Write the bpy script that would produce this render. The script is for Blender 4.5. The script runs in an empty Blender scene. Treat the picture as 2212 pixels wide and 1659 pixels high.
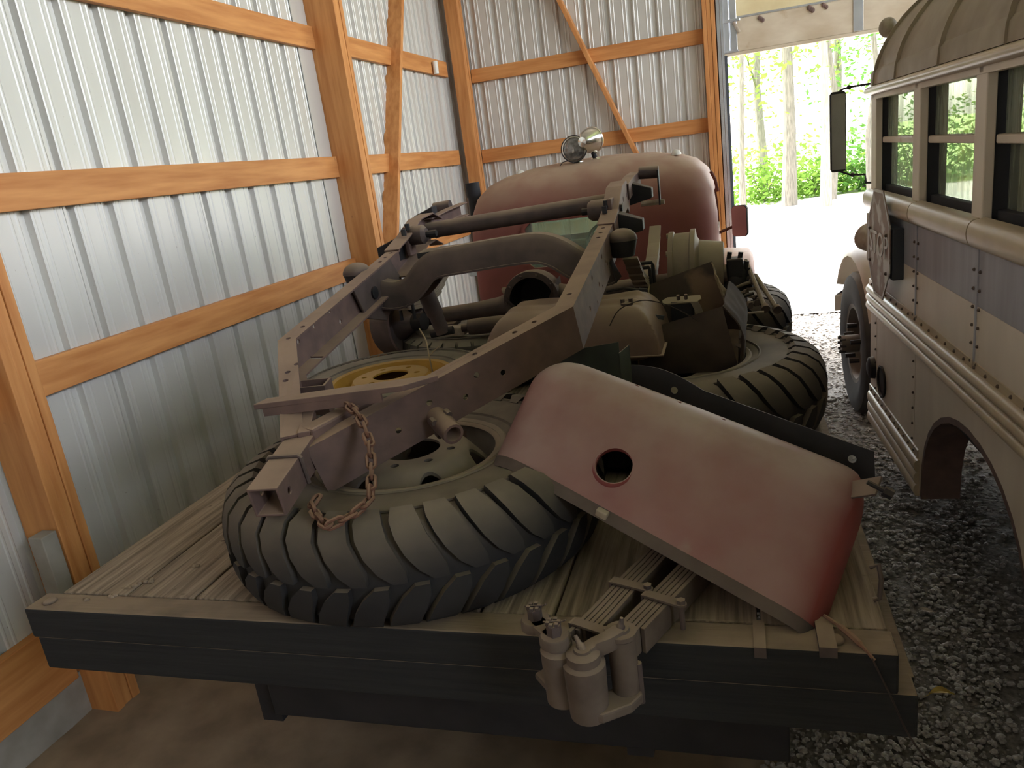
import bpy, bmesh, math, random
from mathutils import Vector, Matrix, noise
random.seed(7)
V = Vector
PI = math.pi
SC = bpy.context.scene
COL = SC.collection

# ------------------------------------------------------------------ camera
FPX, W, H = 1620.0, 2212.0, 1659.0
cam_d = bpy.data.cameras.new('camera')
cam_d.sensor_fit = 'HORIZONTAL'; cam_d.sensor_width = 36.0
cam_d.lens = 36.0 * FPX / W
cam_d.clip_start = 0.05; cam_d.clip_end = 400
cam = bpy.data.objects.new('camera', cam_d); COL.objects.link(cam)
# rows of the measured rotation: world X, Y, Z in image axes (right, down, forward)
R = ((0.95618713, -0.04585692, -0.28914237), (0.26260482, -0.30220647, 0.9163569), (-0.12940199, -0.95213885, -0.27692369))
m = Matrix(((R[0][0], -R[0][1], -R[0][2], 0.0), (R[1][0], -R[1][1], -R[1][2], 0.0), (R[2][0], -R[2][1], -R[2][2], 2.0), (0, 0, 0, 1)))
cam.matrix_world = m
SC.camera = cam

# ------------------------------------------------------------------ light
world = bpy.data.worlds.new('sky'); SC.world = world; world.use_nodes = True
wn = world.node_tree.nodes; wl = world.node_tree.links
sky = wn.new('ShaderNodeTexSky'); sky.sky_type = 'NISHITA'; sky.sun_disc = False
sky.sun_elevation = math.radians(58); sky.sun_rotation = math.radians(-40); sky.dust_density = 3.0; sky.air_density = 1.0
wn['Background'].inputs['Strength'].default_value = 1.0
hs = wn.new('ShaderNodeHueSaturation'); hs.inputs['Saturation'].default_value = .32
wl.new(sky.outputs[0], hs.inputs['Color']); wl.new(hs.outputs[0], wn['Background'].inputs['Color'])
sun_d = bpy.data.lights.new('sun', 'SUN'); sun_d.energy = 5.0; sun_d.angle = math.radians(1.5); sun_d.color = (1.0, .95, .86)
sun = bpy.data.objects.new('sun', sun_d); COL.objects.link(sun)
sun.rotation_euler = V((0.42, -0.34, -0.84)).to_track_quat('-Z', 'Y').to_euler()
SC.view_settings.view_transform = 'Standard'; SC.view_settings.look = 'None'
SC.view_settings.gamma = 1.0; SC.view_settings.use_curve_mapping = False
SC.view_settings.exposure = 1.6
SC.cycles.max_bounces = 8; SC.cycles.diffuse_bounces = 5; SC.cycles.transparent_max_bounces = 12
SC.cycles.use_adaptive_sampling = True; SC.cycles.adaptive_threshold = .04
SC.cycles.use_denoising = True
SC.cycles.sample_clamp_indirect = 12.0


def portal(name, loc, size, direction):
    d = bpy.data.lights.new(name, 'AREA'); d.shape = 'RECTANGLE'; d.size, d.size_y = size
    d.cycles.is_portal = True
    o = bpy.data.objects.new(name, d); COL.objects.link(o); o.location = loc
    o.rotation_euler = V(direction).to_track_quat('-Z', 'Y').to_euler()


portal('door_portal', (1.9, 8.3, 1.38), (3.8, 2.76), (0, -1, 0))
portal('added_clerestory_portal', (7.1, 1.6, 5.0), (13.2, 2.4), (-1, 0, 0))  # sampling guide for the invented high opening that lights the left wall
portal('added_bay_portal', (7.1, -3.5, 3.2), (3.0, 1.2), (-1, 0, 0))  # second invented opening, under the clerestory strip, lets fill light in behind the bus


# ------------------------------------------------------------------ materials
def mat(name, c1, c2=None, scale=8.0, stretch=(1, 1, 1), rough=.7, metal=0.0, bump=0.0, dust=None, dust_amt=.9, dust_lo=.25,
        spot=None, spot_scale=5, spot_lo=.6, detail=4, spec=.4, coat=0, emit=None):
    mt = bpy.data.materials.new(name); mt.use_nodes = True
    n = mt.node_tree.nodes; l = mt.node_tree.links
    b = n['Principled BSDF']; b.inputs['Roughness'].default_value = rough; b.inputs['Metallic'].default_value = metal
    b.inputs['Specular IOR Level'].default_value = spec
    tc = n.new('ShaderNodeTexCoord'); mp = n.new('ShaderNodeMapping'); mp.inputs['Scale'].default_value = stretch
    l.new(tc.outputs['Object'], mp.inputs['Vector'])
    nz = n.new('ShaderNodeTexNoise'); nz.inputs['Scale'].default_value = scale; nz.inputs['Detail'].default_value = detail
    l.new(mp.outputs[0], nz.inputs['Vector'])
    rp = n.new('ShaderNodeValToRGB'); c2 = c2 or tuple(x * .7 for x in c1)
    rp.color_ramp.elements[0].position = .32; rp.color_ramp.elements[1].position = .68
    rp.color_ramp.elements[0].color = (*c2, 1); rp.color_ramp.elements[1].color = (*c1, 1)
    l.new(nz.outputs['Fac'], rp.inputs['Fac'])
    col = rp.outputs['Color']

    def mix(fac, a, bcol):
        x = n.new('ShaderNodeMix'); x.data_type = 'RGBA'
        l.new(fac, x.inputs['Factor']); l.new(a, x.inputs['A']); x.inputs['B'].default_value = (*bcol, 1)
        return x.outputs['Result']
    if spot:
        n2 = n.new('ShaderNodeTexNoise'); n2.inputs['Scale'].default_value = spot_scale; n2.inputs['Detail'].default_value = 8
        l.new(tc.outputs['Object'], n2.inputs['Vector'])
        mr = n.new('ShaderNodeMapRange'); mr.inputs['From Min'].default_value = spot_lo; mr.inputs['From Max'].default_value = spot_lo + .08
        l.new(n2.outputs['Fac'], mr.inputs['Value']); col = mix(mr.outputs[0], col, spot)
    if dust:
        ge = n.new('ShaderNodeNewGeometry'); sx = n.new('ShaderNodeSeparateXYZ'); l.new(ge.outputs['Normal'], sx.inputs[0])
        mr = n.new('ShaderNodeMapRange'); mr.inputs['From Min'].default_value = dust_lo; mr.inputs['From Max'].default_value = .95
        mr.inputs['To Max'].default_value = dust_amt
        l.new(sx.outputs['Z'], mr.inputs['Value'])
        n3 = n.new('ShaderNodeTexNoise'); n3.inputs['Scale'].default_value = 7; n3.inputs['Detail'].default_value = 6
        l.new(tc.outputs['Object'], n3.inputs['Vector'])
        m3 = n.new('ShaderNodeMapRange'); m3.inputs['From Min'].default_value = .25; m3.inputs['From Max'].default_value = .6; m3.inputs['To Min'].default_value = .55
        l.new(n3.outputs['Fac'], m3.inputs['Value'])
        mm = n.new('ShaderNodeMath'); mm.operation = 'MULTIPLY'; l.new(mr.outputs[0], mm.inputs[0]); l.new(m3.outputs[0], mm.inputs[1])
        col = mix(mm.outputs[0], col, dust)
    l.new(col, b.inputs['Base Color'])
    if bump:
        bp = n.new('ShaderNodeBump'); bp.inputs['Strength'].default_value = bump; bp.inputs['Distance'].default_value = .01
        l.new(nz.outputs['Fac'], bp.inputs['Height']); l.new(bp.outputs[0], b.inputs['Normal'])
    if coat: b.inputs['Coat Weight'].default_value = coat
    return mt


DUST = (.33, .245, .175)
M = {}
M['galv'] = mat('galvanised_sheet', (.635, .625, .59), (.55, .535, .50), 3, (1, 1, .25), rough=.36, metal=.25, spot=(.36, .32, .27), spot_scale=60, spot_lo=.71)
M['galv_far'] = M['galv']
for ax, st in (('x', (.25, 3, 3)), ('y', (3, .25, 3)), ('z', (3, 3, .25))):
    M['pine_' + ax] = mat('pine_lumber_' + ax, (.62, .285, .095), (.45, .175, .05), 9, st, rough=.6, bump=.1, spot=(.26, .10, .04), spot_scale=9, spot_lo=.715)
M['deck'] = mat('weathered_plank', (.38, .295, .215), (.16, .118, .083), 14, (5, .22, 5), rough=.85, bump=.6, spot=(.10, .07, .045), spot_scale=14, spot_lo=.66)
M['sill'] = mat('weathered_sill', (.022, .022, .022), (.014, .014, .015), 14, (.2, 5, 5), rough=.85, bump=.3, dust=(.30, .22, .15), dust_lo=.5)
M['darkbeam'] = mat('dark_beam', (.06, .05, .045), (.03, .025, .022), 9, rough=.9)
M['rust'] = mat('dusty_rust', (.11, .08, .07), (.07, .052, .048), 12, rough=.78, metal=.1, dust=DUST, dust_amt=.95, bump=.1)
M['rust2'] = mat('brown_rust_steel', (.17, .105, .088), (.115, .075, .066), 14, rough=.75, dust=(.36, .25, .18), bump=.15)
M['black'] = mat('black_steel', (.022, .02, .022), (.012, .012, .014), 10, rough=.7, dust=(.16, .12, .09), dust_amt=.7)
M['hole'] = mat('hole_dark', (.006, .006, .006), rough=1)
M['rubber'] = mat('old_rubber', (.026, .024, .024), (.017, .016, .017), 9, rough=.82, dust=(.22, .175, .13), dust_amt=.85, dust_lo=.0)
M['rubber_pale'] = mat('greyed_rubber', (.06, .055, .05), (.04, .036, .034), 9, rough=.85, dust=(.28, .24, .18), dust_amt=.9)
M['wheelgrey'] = mat('dusty_grey_wheel', (.18, .15, .12), (.11, .09, .07), 10, rough=.75, dust=(.30, .235, .17), spot=(.10, .06, .04), spot_scale=12, spot_lo=.64)
M['yellow'] = mat('yellow_wheel_paint', (.50, .29, .045), (.40, .22, .035), 6, rough=.6, dust=(.46, .30, .14), dust_amt=.6, dust_lo=.7)
M['red'] = mat('faded_red_paint', (.26, .058, .055), (.19, .045, .045), 4, rough=.6, dust=(.43, .335, .31), dust_amt=.95, dust_lo=.38, spot=(.30, .18, .14), spot_scale=6, spot_lo=.68)
M['cabred'] = mat('cab_red_paint', (.27, .085, .07), (.21, .062, .052), 3, rough=.65, dust=(.42, .30, .21), dust_amt=.95, dust_lo=.05)
M['primer'] = mat('primer_lip', (.10, .075, .07), (.06, .045, .045), 12, rough=.8, dust=DUST, dust_amt=.35)
M['chrome'] = mat('tarnished_chrome', (.75, .73, .68), (.6, .57, .52), 10, rough=.18, metal=1.0)
M['lens'] = mat('lamp_lens', (.35, .34, .32), (.12, .11, .10), 45, rough=.1, spec=.8, metal=.6)
M['green'] = mat('dark_green_sheet', (.05, .06, .045), (.03, .035, .03), 9, rough=.6, dust=(.22, .18, .12))
M['tank'] = mat('dusty_fuel_tank', (.19, .115, .085), (.13, .08, .062), 8, rough=.75, dust=(.37, .27, .20), dust_amt=.9)
M['alu'] = mat('dusty_casting', (.27, .215, .16), (.21, .165, .12), 12, rough=.7, dust=(.36, .29, .21), metal=.1)
M['card'] = mat('grimy_cardboard', (.075, .05, .038), (.045, .032, .028), 7, rough=.92, spot=(.16, .10, .065), spot_scale=4, spot_lo=.6)
M['card_in'] = mat('cardboard_inside', (.30, .22, .13), (.16, .115, .075), 9, rough=.92)
M['chain'] = mat('rusty_chain', (.17, .075, .045), (.10, .045, .03), 25, rough=.8, dust=(.32, .20, .13))
M['bus'] = mat('faded_bus_paint', (.70, .61, .50), (.60, .51, .41), 5, (1, 1, .3), rough=.5, spot=(.34, .20, .11), spot_scale=3.5, spot_lo=.68, dust=(.38, .30, .20), dust_amt=.7)
M['busroof'] = mat('bus_roof_paint', (.34, .28, .20), (.25, .20, .14), 7, rough=.6, dust=(.30, .25, .18), dust_amt=.6)
M['busrail'] = mat('bus_rail_paint', (.50, .40, .26), (.42, .33, .22), 7, rough=.38, dust=(.42, .34, .23), dust_amt=.6)
M['busdark'] = mat('bus_dark_stripe', (.36, .355, .38), (.29, .28, .30), 6, (3, 3, .3), rough=.5)
M['busjamb'] = mat('bus_window_jamb', (.03, .03, .034), (.02, .02, .024), 6, rough=.7)
M['boxgrey'] = mat('sign_motor_box', (.045, .05, .058), (.035, .038, .045), 6, rough=.6)
M['rivet'] = mat('rivet_metal', (.12, .085, .06), rough=.6)
M['sign'] = mat('chipped_sign_face', (.25, .165, .12), (.20, .13, .095), 8, rough=.6, spot=(.55, .52, .47), spot_scale=9, spot_lo=.5)
M['signwhite'] = mat('sign_white', (.66, .65, .62), (.5, .48, .45), 20, rough=.6)
M['white'] = mat('white_plastic', (.75, .73, .68), (.68, .66, .6), 10, rough=.5)
M['foam'] = mat('yellowed_foam', (.72, .62, .38), (.64, .53, .31), 5, rough=.9)
M['doorskin'] = mat('stained_door_panel', (.62, .54, .42), (.48, .39, .28), 3.5, (1, 1, 2), rough=.8, spot=(.40, .29, .18), spot_scale=4, spot_lo=.66)
M['track'] = mat('galvanised_track', (.72, .74, .78), (.6, .62, .66), 10, rough=.25, metal=.8)
M['spring'] = mat('dusty_spring_steel', (.14, .105, .08), (.09, .065, .05), 14, rough=.8, dust=(.27, .20, .145), dust_lo=.4)
M['bone'] = mat('pale_hardware', (.42, .36, .28), (.25, .19, .14), 20, rough=.6)
M['cord'] = mat('straw_wire', (.42, .32, .2), rough=.9)
M['wire'] = mat('thin_dark_wire', (.05, .035, .03), rough=.8)
M['deadleaf'] = mat('dead_leaf', (.55, .40, .09), (.40, .27, .06), 30, rough=.7)
M['dirt'] = mat('dirt_floor', (.33, .245, .165), (.20, .145, .095), 5, rough=.95, bump=.8, detail=10)
M['gravelbed'] = mat('gravel_bed', (.26, .235, .20), (.13, .115, .098), 45, rough=.95, bump=.9, detail=10)
M['stone'] = mat('gravel_stone', (.44, .41, .37), (.19, .17, .15), 60, rough=.85)
M['concrete'] = mat('concrete_foot', (.34, .31, .27), (.25, .225, .19), 8, rough=.9)
M['grass'] = mat('sunlit_grass', (.17, .24, .055), (.10, .15, .035), 2, rough=.9)
M['bark'] = mat('bark', (.19, .165, .13), (.09, .08, .06), 10, (4, 4, .5), rough=.9)
M['mirror'] = mat('mirror_glass', (.86, .86, .86), (.8, .8, .8), rough=.03, metal=1.0)
M['oldmirror'] = mat('tarnished_mirror', (.42, .43, .40), (.36, .37, .35), rough=.25, metal=.9)
M['bark2'] = mat('pale_bark', (.30, .27, .2), (.17, .15, .11), 10, (4, 4, .5), rough=.9)


def leafmat(name, c):
    mt = bpy.data.materials.new(name); mt.use_nodes = True; n = mt.node_tree.nodes; l = mt.node_tree.links
    n.remove(n['Principled BSDF']); d = n.new('ShaderNodeBsdfDiffuse'); t = n.new('ShaderNodeBsdfTranslucent'); x = n.new('ShaderNodeMixShader')
    nz = n.new('ShaderNodeTexNoise'); nz.inputs['Scale'].default_value = 1.5
    tc = n.new('ShaderNodeTexCoord'); l.new(tc.outputs['Object'], nz.inputs['Vector'])
    rp = n.new('ShaderNodeValToRGB'); rp.color_ramp.elements[0].color = (*[q * .5 for q in c], 1); rp.color_ramp.elements[1].color = (*c, 1)
    l.new(nz.outputs['Fac'], rp.inputs['Fac']); l.new(rp.outputs[0], d.inputs[0]); l.new(rp.outputs[0], t.inputs[0])
    l.new(d.outputs[0], x.inputs[1]); l.new(t.outputs[0], x.inputs[2]); l.new(x.outputs[0], n['Material Output'].inputs[0])
    return mt


M['leaf'] = leafmat('leaf_green', (.17, .30, .05))
M['leaf2'] = leafmat('leaf_deep_green', (.10, .22, .045))


def glassmat(name, tint, haze, streak):
    mt = bpy.data.materials.new(name); mt.use_nodes = True; n = mt.node_tree.nodes; l = mt.node_tree.links
    n.remove(n['Principled BSDF'])
    tr = n.new('ShaderNodeBsdfTransparent'); tr.inputs[0].default_value = (*tint, 1)
    df = n.new('ShaderNodeBsdfDiffuse'); df.inputs[0].default_value = (.62, .64, .54, 1)
    tl = n.new('ShaderNodeBsdfTranslucent'); tl.inputs[0].default_value = (.66, .70, .56, 1)
    gl = n.new('ShaderNodeBsdfGlossy'); gl.inputs['Roughness'].default_value = .05
    dm = n.new('ShaderNodeMixShader'); dm.inputs[0].default_value = .6; l.new(df.outputs[0], dm.inputs[1]); l.new(tl.outputs[0], dm.inputs[2])
    tc = n.new('ShaderNodeTexCoord'); mp = n.new('ShaderNodeMapping'); mp.inputs['Scale'].default_value = (14, 14, 1.2)
    l.new(tc.outputs['Object'], mp.inputs[0]); nz = n.new('ShaderNodeTexNoise'); nz.inputs['Scale'].default_value = 2.2; nz.inputs['Detail'].default_value = 6
    l.new(mp.outputs[0], nz.inputs['Vector'])
    mr = n.new('ShaderNodeMapRange'); mr.inputs['From Min'].default_value = .35; mr.inputs['From Max'].default_value = .7
    mr.inputs['To Min'].default_value = haze; mr.inputs['To Max'].default_value = haze + streak
    l.new(nz.outputs['Fac'], mr.inputs['Value'])
    m1 = n.new('ShaderNodeMixShader'); l.new(mr.outputs[0], m1.inputs[0]); l.new(tr.outputs[0], m1.inputs[1]); l.new(dm.outputs[0], m1.inputs[2])
    lw = n.new('ShaderNodeLayerWeight'); lw.inputs['Blend'].default_value = .5
    pw = n.new('ShaderNodeMath'); pw.operation = 'POWER'; l.new(lw.outputs['Facing'], pw.inputs[0]); pw.inputs[1].default_value = 5
    fr = n.new('ShaderNodeMath'); fr.operation = 'MULTIPLY_ADD'; l.new(pw.outputs[0], fr.inputs[0]); fr.inputs[1].default_value = .5; fr.inputs[2].default_value = .04
    m2 = n.new('ShaderNodeMixShader'); l.new(fr.outputs[0], m2.inputs[0]); l.new(m1.outputs[0], m2.inputs[1]); l.new(gl.outputs[0], m2.inputs[2])
    l.new(m2.outputs[0], n['Material Output'].inputs[0])
    return mt


M['busglass'] = glassmat('streaked_bus_glass', (.94, .98, .90), .22, .34)
M['windshield'] = glassmat('dusty_windshield', (.95, .98, .93), .08, .10)
M['cabglass'] = glassmat('hazy_cab_glass', (.88, .98, .93), .22, .15)
M['poly'] = glassmat('polycarbonate', (.9, .9, .85), .2, .1)


# ------------------------------------------------------------------ mesh builder
def frame_of(t, up=V((0, 0, 1))):
    t = V(t).normalized(); s = t.cross(up)
    if s.length < 1e-4: s = t.cross(V((1, 0, 0)))
    s.normalize(); return s, s.cross(t).normalized()


class MB:
    def __init__(s): s.v = []; s.f = []

    def add(s, vs, fs):
        o = len(s.v); s.v += [V(x) for x in vs]; s.f += [tuple(i + o for i in q) for q in fs]; return s

    def box(s, x0, x1, y0, y1, z0, z1):
        return s.add([(x, y, z) for x in (x0, x1) for y in (y0, y1) for z in (z0, z1)],
                     [(0, 1, 3, 2), (4, 6, 7, 5), (0, 4, 5, 1), (2, 3, 7, 6), (0, 2, 6, 4), (1, 5, 7, 3)])

    def obox(s, c, a, b, d):
        c, a, b, d = V(c), V(a), V(b), V(d)
        return s.add([c + i * a + j * b + k * d for i in (-1, 1) for j in (-1, 1) for k in (-1, 1)],
                     [(0, 1, 3, 2), (4, 6, 7, 5), (0, 4, 5, 1), (2, 3, 7, 6), (0, 2, 6, 4), (1, 5, 7, 3)])

    def beam(s, p, q, w, h, up=(0, 0, 1)):
        p, q = V(p), V(q); t = (q - p); sd, u = frame_of(t, V(up))
        return s.obox((p + q) / 2, t / 2, sd * w / 2, u * h / 2)

    def prism(s, poly, org, u, v, w):
        org, u, v, w = V(org), V(u), V(v), V(w); n = len(poly)
        vs = [org + u * a + v * b for a, b in poly] + [org + u * a + v * b + w for a, b in poly]
        fs = [tuple(range(n - 1, -1, -1)), tuple(range(n, 2 * n))] + [(i, (i + 1) % n, n + (i + 1) % n, n + i) for i in range(n)]
        return s.add(vs, fs)

    def sweep(s, path, prof, up=(0, 0, 1), closed=True, caps=True, scale=None):
        path = [V(p) for p in path]; n = len(prof); vs = []
        for i, p in enumerate(path):
            a = (p - path[i - 1]).normalized() if i else None
            b = (path[i + 1] - p).normalized() if i < len(path) - 1 else None
            t = (a + b).normalized() if a and b else (a or b)
            sd, u = frame_of(t, V(up)); k = 1.0
            if a and b:
                ah = V((a.x, a.y, 0)); bh = V((b.x, b.y, 0))
                if ah.length > .01 and bh.length > .01:
                    k = 1 / max(.5, math.cos(ah.angle(bh) / 2))
            q = scale[i] if scale else 1
            vs += [p + sd * x * k * q + u * y * q for x, y in prof]
        fs = []
        m_ = n if closed else n - 1
        for i in range(len(path) - 1):
            for j in range(m_):
                a = i * n + j; b = i * n + (j + 1) % n
                fs.append((a, b, b + n, a + n))
        if caps and closed: fs += [tuple(range(n)), tuple(range(len(vs) - 1, len(vs) - n - 1, -1))]
        return s.add(vs, fs)

    def tube(s, path, r, n=10, caps=True):
        path = [V(p) for p in path]; rs = r if isinstance(r, (list, tuple)) else [r] * len(path)
        vs = []; sd = None
        for i, p in enumerate(path):
            t = (path[min(i + 1, len(path) - 1)] - path[max(i - 1, 0)]).normalized()
            if sd is None: sd, u = frame_of(t)
            else:
                sd = (sd - t * sd.dot(t)).normalized(); u = sd.cross(t)
            vs += [p + (sd * math.cos(2 * PI * k / n) + u * math.sin(2 * PI * k / n)) * rs[i] for k in range(n)]
        fs = [(i * n + k, i * n + (k + 1) % n, (i + 1) * n + (k + 1) % n, (i + 1) * n + k) for i in range(len(path) - 1) for k in range(n)]
        if caps: fs += [tuple(range(n)), tuple(range(len(vs) - 1, len(vs) - n - 1, -1))]
        return s.add(vs, fs)

    def cyl(s, p, q, r, n=14): return s.tube([p, q], r, n)

    def lathe(s, prof, org, axis=(0, 0, 1), n=48, closed=False, a0=0, a1=2 * PI):
        org, ax = V(org), V(axis).normalized(); sd, u = frame_of(ax) if abs(ax.z) < .99 else (V((1, 0, 0)), V((0, 1, 0)))
        full = abs(a1 - a0 - 2 * PI) < 1e-6; cnt = n if full else n + 1; k = len(prof); vs = []
        for i in range(cnt):
            a = a0 + (a1 - a0) * i / n
            d = sd * math.cos(a) + u * math.sin(a)
            vs += [org + d * r + ax * h for r, h in prof]
        fs = []
        for i in range(n):
            i2 = (i + 1) % cnt
            for j in range(k if closed else k - 1):
                j2 = (j + 1) % k
                fs.append((i * k + j, i2 * k + j, i2 * k + j2, i * k + j2))
        return s.add(vs, fs)

    def ball(s, c, r, nu=16, nv=10, z0=-1, axes=None):
        c = V(c); rx, ry, rz = r if isinstance(r, (list, tuple)) else (r, r, r); vs = []; fs = []
        ax = axes or (V((1, 0, 0)), V((0, 1, 0)), V((0, 0, 1)))
        p0 = math.asin(z0)
        for j in range(nv + 1):
            ph = p0 + (PI / 2 - p0) * j / nv
            for i in range(nu):
                th = 2 * PI * i / nu
                vs.append(c + ax[0] * rx * math.cos(ph) * math.cos(th) + ax[1] * ry * math.cos(ph) * math.sin(th) + ax[2] * rz * math.sin(ph))
        for j in range(nv):
            for i in range(nu):
                fs.append((j * nu + i, j * nu + (i + 1) % nu, (j + 1) * nu + (i + 1) % nu, (j + 1) * nu + i))
        fs.append(tuple(range(nu - 1, -1, -1)))
        return s.add(vs, fs)

    def grid(s, fn, nu, nv):
        vs = [fn(i / nu, j / nv) for j in range(nv + 1) for i in range(nu + 1)]
        return s.add(vs, [(j * (nu + 1) + i, j * (nu + 1) + i + 1, (j + 1) * (nu + 1) + i + 1, (j + 1) * (nu + 1) + i) for j in range(nv) for i in range(nu)])

    def build(s, name, material, parent=None, smooth=False, bevel=0, solid=0, recalc=True, cut=None, sharp=35, seg=2, weld=False):
        me = bpy.data.meshes.new(name); me.from_pydata([tuple(v) for v in s.v], [], s.f); me.update()
        if recalc or weld:
            bm = bmesh.new(); bm.from_mesh(me)
            if weld: bmesh.ops.remove_doubles(bm, verts=bm.verts, dist=1e-4)
            bmesh.ops.recalc_face_normals(bm, faces=bm.faces)
            bm.to_mesh(me); bm.free()
        me.materials.append(M[material])
        o = bpy.data.objects.new(name, me); COL.objects.link(o)
        mods = False
        if solid:
            md = o.modifiers.new('s', 'SOLIDIFY'); md.thickness = solid; md.offset = 0; mods = True
        if cut:
            cm = bpy.data.meshes.new('cut'); cm.from_pydata([tuple(v) for v in cut.v], [], cut.f)
            bm = bmesh.new(); bm.from_mesh(cm); bmesh.ops.recalc_face_normals(bm, faces=bm.faces); bm.to_mesh(cm); bm.free()
            co = bpy.data.objects.new('cut', cm); COL.objects.link(co)
            md = o.modifiers.new('b', 'BOOLEAN'); md.operation = 'DIFFERENCE'; md.solver = 'EXACT'; md.object = co; mods = True
        if bevel:
            md = o.modifiers.new('v', 'BEVEL'); md.width = bevel; md.segments = seg; md.limit_method = 'ANGLE'; md.angle_limit = math.radians(40); mods = True
        if mods:
            dg = bpy.context.evaluated_depsgraph_get(); dg.update()
            nm = bpy.data.meshes.new_from_object(o.evaluated_get(dg)); o.modifiers.clear(); old = o.data; o.data = nm; nm.name = name
            bpy.data.meshes.remove(old)
            if cut: bpy.data.objects.remove(co); bpy.data.meshes.remove(cm)
        if smooth:
            o.data.shade_smooth(); o.data.set_sharp_from_angle(angle=math.radians(sharp))
        if parent is not None: attach(o, parent)
        return o


def world_loc(p):
    x = V((0, 0, 0)); q = p
    while q is not None:
        x = x + q.location; q = q.parent
    return x


def attach(o, p):
    """Parts are drawn in world axes; LOCAL things (rotated) are drawn in their own axes."""
    o.parent = p
    q = p
    while q.parent is not None: q = q.parent
    if q.get('_local'): return
    if p is q and p.type == 'EMPTY': o.location = -p.location
    # deeper levels hang on meshes whose own origin is already at the world origin


def thing(name, label, cat, loc, group=None, rotz=0, local=False):
    o = bpy.data.objects.new(name, None); COL.objects.link(o); o.location = loc; o.rotation_euler = (0, 0, rotz)
    o.empty_display_size = .1; o['label'] = label; o['category'] = cat
    if group: o['group'] = group
    if local: o['_local'] = 1
    return o


def tag(o, label, cat, group=None):
    o['label'] = label; o['category'] = cat
    if group: o['group'] = group
    return o


def struct(name, loc=(0, 0, 0)):
    o = bpy.data.objects.new(name, None); COL.objects.link(o); o.location = loc; o['kind'] = 'structure'; o.empty_display_size = .1
    return o


def struct_mesh(o): o['kind'] = 'structure'; return o


def text_mesh(body, size, extrude=.0008):
    c = bpy.data.curves.new('t', 'FONT'); c.body = body; c.size = size; c.align_x = 'CENTER'; c.align_y = 'CENTER'; c.extrude = extrude
    o = bpy.data.objects.new('t', c); COL.objects.link(o)
    dg = bpy.context.evaluated_depsgraph_get(); dg.update()
    me = bpy.data.meshes.new_from_object(o.evaluated_get(dg))
    mb = MB(); mb.add([v.co.copy() for v in me.vertices], [tuple(p.vertices) for p in me.polygons])
    bpy.data.objects.remove(o); bpy.data.curves.remove(c); bpy.data.meshes.remove(me)
    return mb


def place(mb, org, u, v, w):
    org, u, v, w = V(org), V(u), V(v), V(w)
    mb.v = [org + u * p.x + v * p.y + w * p.z for p in mb.v]; return mb


def lerp(a, b, t): return V(a) * (1 - t) + V(b) * t


# ================================================================== the setting
WX, WY = -2.77, 8.10
# ---- ground
floor = struct_mesh(MB().grid(lambda u, v: V((-3.2 + 10.6 * u, -8.4 + 17.4 * v, .012 * noise.noise(V((u * 60, v * 80, 0))) + .02 * noise.noise(V((u * 14, v * 18, 3))))), 160, 200).build('floor', 'dirt', smooth=True))
gb = MB().grid(lambda u, v: V((-.05 + 2.7 * u + .25 * noise.noise(V((u, v * 9, 1))) * (1 - u), -.5 + 9.4 * v, .024 + .010 * noise.noise(V((u * 30, v * 80, 0))) + .014 * noise.noise(V((u * 6, v * 20, 3))))), 70, 220).build('gravel_bed', 'gravelbed', floor, smooth=True)
ground = struct_mesh(MB().grid(lambda u, v: V((-40 + 90 * u, 8.9 + 70 * v, .02 + .25 * noise.noise(V((u * 8, v * 8, 5))) * min(1, v * 3) + 1.2 * v * v)), 60, 60).build('ground_outside', 'grass', smooth=True))
drive = MB().grid(lambda u, v: V((-2.5 + 9 * u + 2 * v, 8.6 + 14 * v, .045 + .02 * noise.noise(V((u * 9, v * 9, 5))) + .06 * v)), 40, 60).build('gravel_drive', 'stone', ground, smooth=True)

ico_v = []
t_ = (1 + 5 ** .5) / 2
for a in (-1, 1):
    for b in (-t_, t_): ico_v += [(0, a, b), (a, b, 0), (b, 0, a)]
_bm = bmesh.new(); bmesh.ops.create_icosphere(_bm, subdivisions=1, radius=1)
ICO_V = [v.co.copy() for v in _bm.verts]; ICO_F = [tuple(v.index for v in f.verts) for f in _bm.faces]; _bm.free()
gs = MB(); rnd = random.Random(3)
for i in range(22000):
    y = .8 + 8.2 * rnd.random() ** 1.7; x = .02 + (.25 + .22 * y) * rnd.random() + (.25 if rnd.random() < .4 else 0)
    if x > 1.9: continue
    r = (.003 + .009 * rnd.random() ** 2.2) * (1 + .07 * y)
    sx, sy, sz = (r * rnd.uniform(.7, 1.5), r * rnd.uniform(.7, 1.4), r * rnd.uniform(.5, .9)); a = rnd.uniform(0, PI); ca, sa = math.cos(a), math.sin(a)
    o_ = len(gs.v)
    for v in ICO_V:
        k = rnd.uniform(.85, 1.15); px, py = v.x * sx * k, v.y * sy * k
        gs.v.append(V((x + px * ca - py * sa, y + px * sa + py * ca, .032 + .4 * r + v.z * sz * k)))
    gs.f += [tuple(q + o_ for q in f) for f in ICO_F]
gso = gs.build('gravel', 'stone', recalc=False)
gso['kind'] = 'stuff'; tag(gso, 'loose grey gravel strewn on the aisle between truck and bus', 'gravel')


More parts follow.
